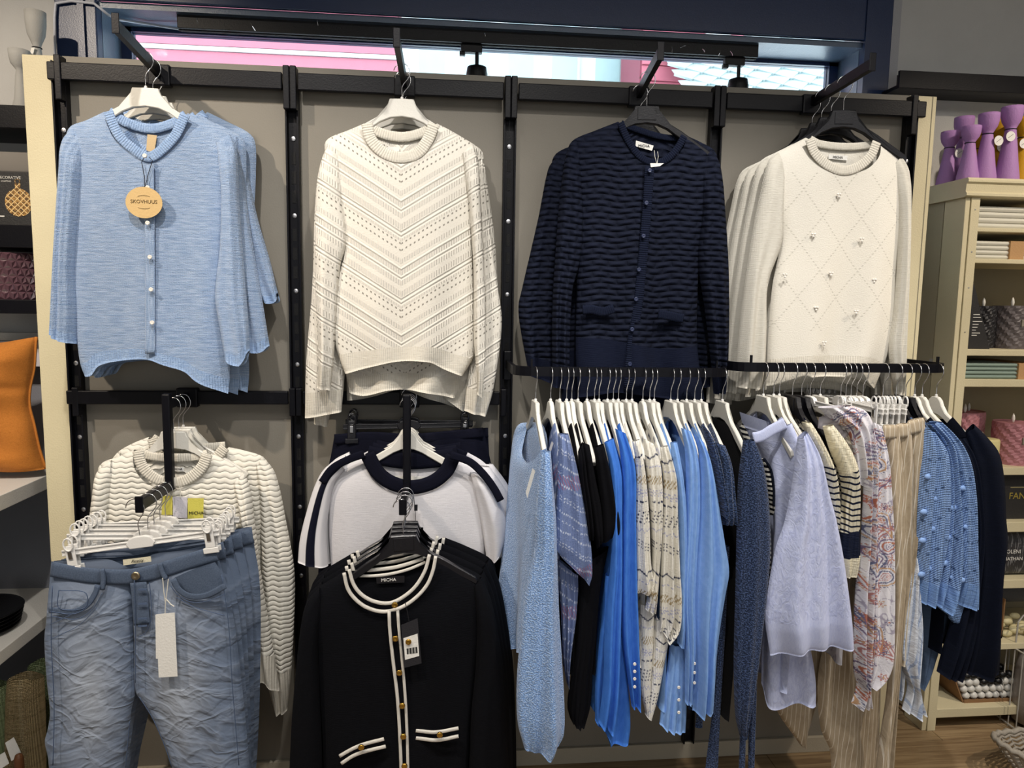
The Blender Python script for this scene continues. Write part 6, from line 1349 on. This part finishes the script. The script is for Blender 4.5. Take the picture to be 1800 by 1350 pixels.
for a in ((1.850, .31, .055, .185, 'rose LED candle at the back left of its shelf'), (1.915, .22, .045, .178, 'rose LED candle second from the left'), (1.985, .29, .055, .172, 'rose LED candle at the back, behind the labelled one'), (2.062, .165, .062, .150, 'large rose LED candle with a small label')):
    led_candle(a[4], a[0], a[1], ZC, a[2], a[3], PW, 'rose LED candles', a[4].startswith('large'))
tag(MB().lathe([(.038, 0), (.039, .004), (.039, .088), (.037, .092), (.02, .092)], (1.952, .145, ZC), 24).build('candle', wax('pale_yellow_wax', '#d8cf98', '#cdc389'), None, True), 'plain pale yellow pillar candle in front of the rose candles', 'candle')
tag(MB().lathe([(.030, 0), (.031, .004), (.031, .115), (.029, .118), (.015, .118)], (1.895, .145, ZC), 24).build('candle', wax('ivory_wax', '#dcd6bd', '#d0c9ae'), None, True), 'plain ivory pillar candle beside the yellow one', 'candle')
t = thing('gift_box', 'black box with gold capitals on the shelf below the rose candles', 'box', (2.2, .2, .777)); MB().box((1.985, .115, .777), (2.33, .33, .945), .002).build('carton', CHAR, t)
GOLDI = Mat('gold_ink', '#c9b45a', .35, .6).m
lettering('FANTASTIC', .034, GOLDI, t, (at(1773, 876, .114)[0], .114, .862), align='LEFT'); MB().box((at(1776, 860, .114)[0], .1135, .893), (2.2, .115, .896)).build('print_line', paint('faint_gold_ink', '#8f8763', .5), t)
def printbag():
    M = Mat('printed_bag', '#3b3b3e', .35, spec=.5); x, y, z = M.obj(); n = M.noise(M.vec(x*4, y, z*6), 4, 4, .6, 1); w = M.noise(M.vec(x*190, y, z*26), 1, 2)
    M.color(M.mix(w.sstep(.55, .62)*.5, '#333336', '#9a9a9c')); M.bump(n, .006); return M.m
t = thing('printed_bag', 'dark grey plastic wrapped cushion with white print', 'bag', (2.15, .2, .563))
MB().box((1.99, .115, .565), (2.32, .32, .732), .02).build('bag', printbag(), t, True)
for s_, zz, z_ in (('SOLENI', .655, .020), ('NATHAN', .628, .018)): lettering(s_, z_, M_WHITE, t, (at(1766, 960, .1142)[0], .1142, zz), align='LEFT')
ZC = .323
bx = thing('craft_box', 'open brown cardboard box of pale shells on the second lowest shelf', 'box', (2.02, .2, ZC)); CARD = paint('brown_cardboard', '#8d6a48', .85)
MB().box((1.90, .12, ZC), (2.06, .30, ZC+.004)).box((1.90, .12, ZC), (1.904, .30, ZC+.10)).box((2.056, .12, ZC), (2.06, .30, ZC+.15)).box((1.90, .296, ZC), (2.06, .30, ZC+.15)).box((1.90, .12, ZC), (2.06, .124, ZC+.03)).build('carton', CARD, bx)
SHELLM = paint('pale_shell', '#d9c9b8', .5)
for k in range(16):
    x, y, z = 1.925+.032*(k % 4), .14+.035*((k//4) % 4), ZC+.018+.028*(k//6)+random.random()*.02
    MB().sphere((x, y, z), .018, 9, 6, (1.2, .8, .7)).build('shell', SHELLM, bx, True)
for k in range(12): tag(MB().sphere((2.085+.03*(k % 4)+.008*(k//4), .13+.045*(k//4), ZC+.014+.012*(k % 3)), .016, 9, 6, (1.4, .8, .8)).build('wax_melt', wax('ivory_melt', '#d9cfa6', '#cdc294') if k == 0 else bpy.data.materials['ivory_melt'], None, True), 'pale yellow wax melt lying beside the cardboard box of shells', 'wax melt', 'wax melts beside the cardboard box')
t = tag(MB().tube([(2.07, .30, ZC+.11), (2.2, .27, ZC+.115), (2.35, .28, ZC+.11)], .04, 14).build('cloth_roll', paint('grey_cloth', '#55565a', .9), None, True), 'dark grey cloth roll behind the cardboard box of shells', 'cloth')
ZC = .080
bx = thing('bead_tray', 'slanting clear-fronted cardboard tray of white and black ornaments on the lowest shelf', 'tray', (2.05, .2, ZC))
MB().prism([(1.862, ZC+.135), (1.868, ZC+.135), (1.925, ZC+.004), (2.20, ZC+.004), (2.20, ZC), (1.922, ZC)], 'y', .115, .33).box((1.862, .33, ZC), (2.20, .334, ZC+.14)).box((1.925, .111, ZC), (2.20, .115, ZC+.012)).build('carton', CARD, bx)
WB, BB = paint('white_ornament', '#dedcd6', .35, .5), paint('black_ornament', '#121214', .3, .5); WB.node_tree.nodes['Principled BSDF'].inputs['Roughness'].default_value = .35
kk = 0
for r in range(4):
    for c in range(8):
        for q in range(3):
            x = 1.945+.029*c-.012*r+.004*q; y = .130+.05*q; z = ZC+.020+.026*r
            if x > 2.19: continue
            blk = r >= 3 or (r == 2 and 3 <= c <= 5)
            o = MB().sphere((x+random.uniform(-.003, .003), y, z), .0145, 9, 6, (1.15 if blk else 1.05, 1, .95)).build('ornament', BB if blk else WB, bx, True); kk += 1
# wire stand and pale wicker basket at the lower right corner of the picture
WIRE = paint('pale_metal_wire', '#b9b6ae', .35, .5)
t = thing('wire_stand', 'tall pale wire frame basket standing on the floor at the right edge', 'wire basket', (2.14, .0, 0))
a = (2.085, .012); b = (2.27, .012); c = (2.27, .16); d = (2.085, .16)
for q, (p0, p1) in enumerate(((a, b), (b, c), (c, d), (d, a))):
    for z in (.008, .30): MB().tube([(p0[0], p0[1], z), (p1[0], p1[1], z)], .003, 6).build('frame_wire', WIRE, t)
    for f in np.linspace(0, 1, 5)[:-1]: MB().tube([(p0[0]+(p1[0]-p0[0])*f, p0[1]+(p1[1]-p0[1])*f, .0), (p0[0]+(p1[0]-p0[0])*f, p0[1]+(p1[1]-p0[1])*f, .30)], .0022, 6).build('upright_wire', WIRE, t)
MB().tube([(2.085, .086, .30), (2.087, .086, .40), (2.105, .086, .425), (2.24, .086, .425), (2.265, .086, .40), (2.268, .086, .30)], .003, 6).build('handle', WIRE, t)
LB = paint('taupe_glass', '#9a928c', .2, .6)
MB().lathe([(.05, .012), (.066, .02), (.07, .10), (.066, .2), (.055, .30), (.05, .30)], (2.178, .086, 0), 20).build('glass_insert', LB, t, True)
wb = thing('wicker_basket', 'pale woven boat-shaped basket on the floor at the lower right corner', 'basket', (2.02, -.19, 0))
WICK = Mat('whitewashed_wicker', '#b5ada0', .8, spec=.2); xx, yy, z_ = WICK.obj(); WICK.color(WICK.mix(WICK.noise(WICK.vec(xx, yy, z_), 90, 3), '#b9b2a6', '#857d72')); WICK = WICK.m
cx, cy, ra, rb, hb = 2.02, -.19, .215, .10, .115
def bk(a, f):      # f = 0 base .. 1 rim
    s = .52+.48*f**.8; e = abs(math.cos(a))**3
    return (cx+ra*s*math.cos(a), cy+rb*s*math.sin(a), .006+hb*f*(.82+.26*e))
for i in range(9):
    f = i/8; MB().tube([bk(TAU*k/48, f)+np.array([0, 0, .004*(-1)**k]) for k in range(49)], .0045 if i < 8 else .009, 6, False).build('woven_strand' if i < 8 else 'rim', WICK, wb, True)
for k in range(24): MB().tube([bk(TAU*k/24, f) for f in np.linspace(0, 1, 7)], .0032, 5).build('stake', WICK, wb, True)
MB().add([bk(TAU*k/32, 0) for k in range(32)], [tuple(range(32))]).add([(p[0], p[1], p[2]-.004) for p in [bk(TAU*k/32, 0) for k in range(32)]], [tuple(range(32))[::-1]]).build('base', WICK, wb)
# picture ledge on the right wall
lg = thing('picture_ledge', 'black picture ledge on the grey wall at the upper right', 'ledge', (2.2, .35, 2.32))
MB().box((1.605, .285, 2.305), (3.2, .40, 2.318), .001).build('shelf', M_BLACK, lg); MB().box((1.605, .278, 2.305), (3.2, .29, 2.365), .0015).build('front_lip', M_BLACK, lg); MB().box((1.605, .39, 2.318), (3.2, .40, 2.385), .0015).build('back_rail', M_BLACK, lg)

# ------------------------------------------------------------------ left: wall shelves, side shelves, cushion, plates, throws
XS = -1.268
gw = paint('warm_grey_wall_panel', '#7d756f', .8)
for i, (z0, z1, lab) in enumerate(((2.030, 2.098, 'topmost black wall shelf left of the display board'), (1.672, 1.742, 'middle black wall shelf under the ornament box'), (1.468, 1.512, 'lowest black wall shelf under the faceted glass planter'))):
    s = thing('wall_shelf', lab, 'shelf', (-1.7, .28, z0), 'black wall shelves'); MB().box((-2.3, .17, z0), (-1.19, .40, z1), .002).build('shelf', M_BLACK, s); MB().box((-2.25, .385, z0-.07), (-2.2, .40, z1)).build('bracket', M_BLACK, s)
GS = 'pale grey candlesticks on the topmost wall shelf'
def goblet(label, x, y, z, h, tagged):
    t = thing('candlestick', label, 'candlestick', (x, y, z), GS); r = .031
    MB().lathe([(r*.85, 0), (r*.85, .006), (r*.62, h*.2), (r*.46, h*.55), (r*.36, h*.66), (r*.5, h*.70), (r*.8, h*.77), (r*.92, h*.88), (r*.96, h), (r*.88, h), (r*.7, h*.85), (r*.3, h*.82)], (x, y, z), 26).build('body', GRYW, t, True)
    if tagged:
        MB().tube([(x+r*.42*math.cos(a), y+r*.42*math.sin(a), z+h*.645) for a in np.linspace(0, TAU, 16)], .0016, 5, False).build('string', CORD, t)
        sheet('swing_tag', t, M_WHITE, [(x-.016, y-.02, z+h*.52), (x-.004, y-.022, z+h*.52), (x+.004, y-.02, z+h*.63), (x-.006, y-.018, z+h*.63)], .001)
goblet('shorter pale grey candlestick on the topmost wall shelf', -1.300, .22, 2.098, .175, False)
goblet('taller pale grey candlestick with a white tag, behind the display board corner', -1.268, .26, 2.098, .305, True)
t = thing('ornament_box', 'black carton with a printed gold bauble reading DECORATIVE', 'box', (-1.5, .25, 1.742)); Yb = .198
MB().box((-1.66, Yb, 1.742), (-1.262, .33, 1.905), .002).build('carton', CHAR, t)
lettering('DECORATIVE', .0115, M_WHITE, t, (at(37, 313, Yb)[0], Yb-.0012, at(37, 313, Yb)[2]), align='RIGHT'); lettering('LIGHTING', .0065, M_WHITE, t, (at(20, 319, Yb)[0], Yb-.0012, at(20, 319, Yb)[2]), align='RIGHT'); MB().box(at(0, 381, Yb-.0012), at(8, 379, Yb)).build('print_line', M_WHITE, t)
OM = Mat('gold_bauble_print', '#a9834a', .5); xx, yy, zz = OM.obj(); l1, l2 = (((xx+zz)*55).frac()-.5).abs(), (((xx-zz)*55).frac()-.5).abs(); nn = OM.noise(OM.vec(xx, yy, zz), 160, 2)
OM.color(OM.mix((l1.lt(.09)).max(l2.lt(.09)), OM.mix(nn.sstep(.35, .7), '#4a3218', '#b98a45'), '#e3c48a')); OM = OM.m
oc = at(33, 356, Yb); n = 40
MB().prism([(oc[0]+.040*math.cos(TAU*k/n), oc[2]+.043*math.sin(TAU*k/n)) for k in range(n)], 'y', Yb-.0012, Yb).box((oc[0]-.008, Yb-.0012, oc[2]+.042), (oc[0]+.008, Yb, oc[2]+.058)).build('printed_bauble', OM, t)
MB().tube([(oc[0]+.007*math.cos(a), Yb-.001, oc[2]+.064+.007*math.sin(a)) for a in np.linspace(0, TAU, 14)], .001, 5, False).build('printed_ring', OM, t)
tag(MB().box((-1.62, .21, 1.905), (-1.276, .33, 1.968), .006).build('gift_bag', printbag() if False else crinkle('grey_wrapped_paper', '#8a857f', '#746f69', (20, 20), .004), None, True), 'grey paper parcel lying on top of the black bauble carton', 'parcel')
# faceted planter
pl = thing('faceted_planter', 'dusky purple glass planter with a raised triangle pattern', 'planter', (-1.40, .26, 1.512)); b = MB(); n = 28; m = 6; r = .10; vs = []; fs = []
for i in range(m+1):
    for k in range(n): vs.append((-1.385+(r)*math.cos(TAU*(k+.5*(i % 2))/n), .275+r*math.sin(TAU*(k+.5*(i % 2))/n)*.95, 1.512+.146*i/m))
cc = len(vs)
for i in range(m):
    for k in range(n):
        A, B, Cc, D = i*n+k, i*n+(k+1) % n, (i+1)*n+(k+1) % n, (i+1)*n+k
        for tri in (((A, B, Cc if i % 2 else D)), ((B, Cc, D) if i % 2 == 0 else (A, Cc, D))):
            g = np.mean([vs[q] for q in tri], 0); dv = g-np.array([-1.385, .275, g[2]]); g = g+dv/np.linalg.norm(dv)*.0055; vs.append(tuple(g)); e = len(vs)-1
            fs += [(tri[0], tri[1], e), (tri[1], tri[2], e), (tri[2], tri[0], e)]
fs.append(tuple(range(n))[::-1]); b.add(vs, fs)
b.build('glass_body', Mat('dusky_purple_glass', '#5a4048', .12, 0, .9).m, pl)
# side shelves along the left wall
for i, (z0, z1, lab) in enumerate(((.905, .95, 'white side shelf carrying the orange cushion'), (.462, .502, 'lower white side shelf carrying the black plates'), (.03, .07, 'lowest white side shelf carrying the plaid throws'))):
    s = thing('side_shelf', lab, 'shelf', (-1.7, -.4, z0), 'white side shelves'); MB().box((-2.35, -1.3, z0), (XS, .37, z1), .002).build('shelf', M_WHITEP, s); MB().box((-2.35, -1.3, z0-.03), (-2.3, .37, z0)).build('rail', M_WHITEP, s)
tag(MB().box((-2.4, .372, 0), (-1.15, .398, 1.30), .002).build('backing_board', M_DGREY), 'dark grey board on the wall behind the side shelves', 'board')
tag(MB().box((-2.4, .378, 1.302), (-1.15, .398, 1.40), .002).build('backing_strip', M_WHITEP), 'white strip of board above the dark grey backing board', 'board')
tag(MB().box((-2.3, .36, .502), (-1.20, .371, .903)).build('infill_board', M_DGREY), 'dark grey board between the two white side shelves', 'board')
tag(MB().box((-1.5, .30, 1.29), (-1.312, .34, 1.375), .003).build('patterned_tin', striped_rows('speckled_tin', '#c9c6cc', '#75707a', .007, .5, .012, .004, .001), None), 'speckled grey and white box behind the orange cushion', 'box')
ORM = crinkle('orange_linen', '#c27a34', '#ad6a28', (240, 300), .0009)
cu = thing('cushion', 'burnt orange linen cushion standing on the white side shelf', 'cushion', at(10, 828, .16))
piece('cover', cu, ORM, [(-120, 640, .16), (-112, 720, .16), (-120, 826, .16)], [(64, 592), (62, 620), (60, 648), (53, 682), (52, 712), (60, 745), (70, 790), (81, 824)], .16, top=[(-120, 640), (-20, 606), (20, 600), (64, 592)], bot=[(-120, 826), (0, 829), (40, 827), (81, 824)], thick=.075, nu=40, nv=50, p=2.2,
      ttop=.2, tbot=.25, fold=lambda u, v: .012*np.exp(-((v-.36-.22*(u-.85))/.035)**2)*-1.2*(u > .1)+.010*np.sin(9*u+6*v)+.006*np.sin(21*v-8*u))
band('seam_piping', cu, ORM, W([(64, 592), (62, 620), (60, 648), (53, 682), (52, 712), (60, 745), (70, 790), (81, 824)], .158), .158, w=.008, t=.003, n=30)
GPL = 'black plates stacked on the lower side shelf'
PLM = paint('black_stoneware', '#0e0e10', .35, .5)
for k in range(5):
    c = (-1.43+.002*k, .03-.002*k, .502+.013*k); r = .125+.002*k
    p_ = thing('plate', 'black stoneware plate, %s from the bottom of the stack' % ORD[k] if k < 4 else 'black stoneware plate topmost on its stack', 'plate', c, GPL)
    MB().lathe([(r*.6, 0), (r*.62, .004), (r*.97, .0115), (r, .0135), (r*.985, .0150), (r*.90, .0130), (r*.62, .0075), (.001, .0075)], c, 40).build('dish', PLM, p_, True)
def weave(name, a, b, c_):
    M = Mat(name, a, .95, spec=.05); x, z = M.uv(); n = M.noise(M.vec(x*160, z*160), 1, 2); st = ((z*(1/.052)).frac().lt(.16)); sx = ((x*(1/.06)).frac().lt(.2))
    M.color(M.mix(n.sstep(.3, .7)*.5, M.mix(sx*.5, M.mix(st*.6, a, b), c_), b)); M.bump((x*(TAU/.0042)).sin()*.5+(z*(TAU/.0042)).sin()*.5, .003); return M.m
GT = 'rolled plaid throws on the lowest side shelf'; WG, WBg = weave('sage_plaid_wool', '#7b8763', '#64704f', '#8d9273'), weave('beige_plaid_wool', '#a8946f', '#8c7a58', '#b8a885')
def throw(label, mat, L, R_, Y, tk):
    t = thing('rolled_throw', label, 'throw', at((L[0][0]+R_[0][0])/2, L[-1][1], Y), GT)
    piece('roll', t, mat, L, R_, Y, thick=tk, nu=26, nv=40, top=[L[0], ((L[0][0]+R_[0][0])/2, L[0][1]-10), R_[0]], fold=folds(2, .004, abs(int(L[0][0])), 1, 2), ttop=.75, tbot=1); return t
throw('sage green rolled throw at the back, tallest of the throws', WG, [(52, 1168), (50, 1250), (50, 1400)], [(100, 1166), (102, 1250), (102, 1400)], .04, .05)
tb = throw('beige plaid rolled throw in the middle with fringe tags', WBg, [(16, 1192), (14, 1270), (12, 1420)], [(78, 1188), (81, 1270), (82, 1420)], -.06, .05)
throw('sage green plaid rolled throw at the left edge of the picture', WG, [(-60, 1206), (-62, 1280), (-62, 1430)], [(17, 1200), (17, 1280), (16, 1430)], -.07, .055)
for q in ([(9, 1306), (24, 1296), (38, 1326), (20, 1338)], [(-6, 1330), (8, 1322), (16, 1342), (-2, 1354)]): px_sheet('care_tag', tb, M_WHITE, q, -.135, .001)
tag(MB().lathe([(.001, 0), (.010, .004), (.013, .02), (.0125, .05), (.009, .062), (.001, .066)], at(35, 1362, -.15), 14).build('wooden_toggle', paint('walnut_wood', '#6d4528', .5), None, True), 'brown wooden toggle hanging in front of the plaid throws', 'toggle')
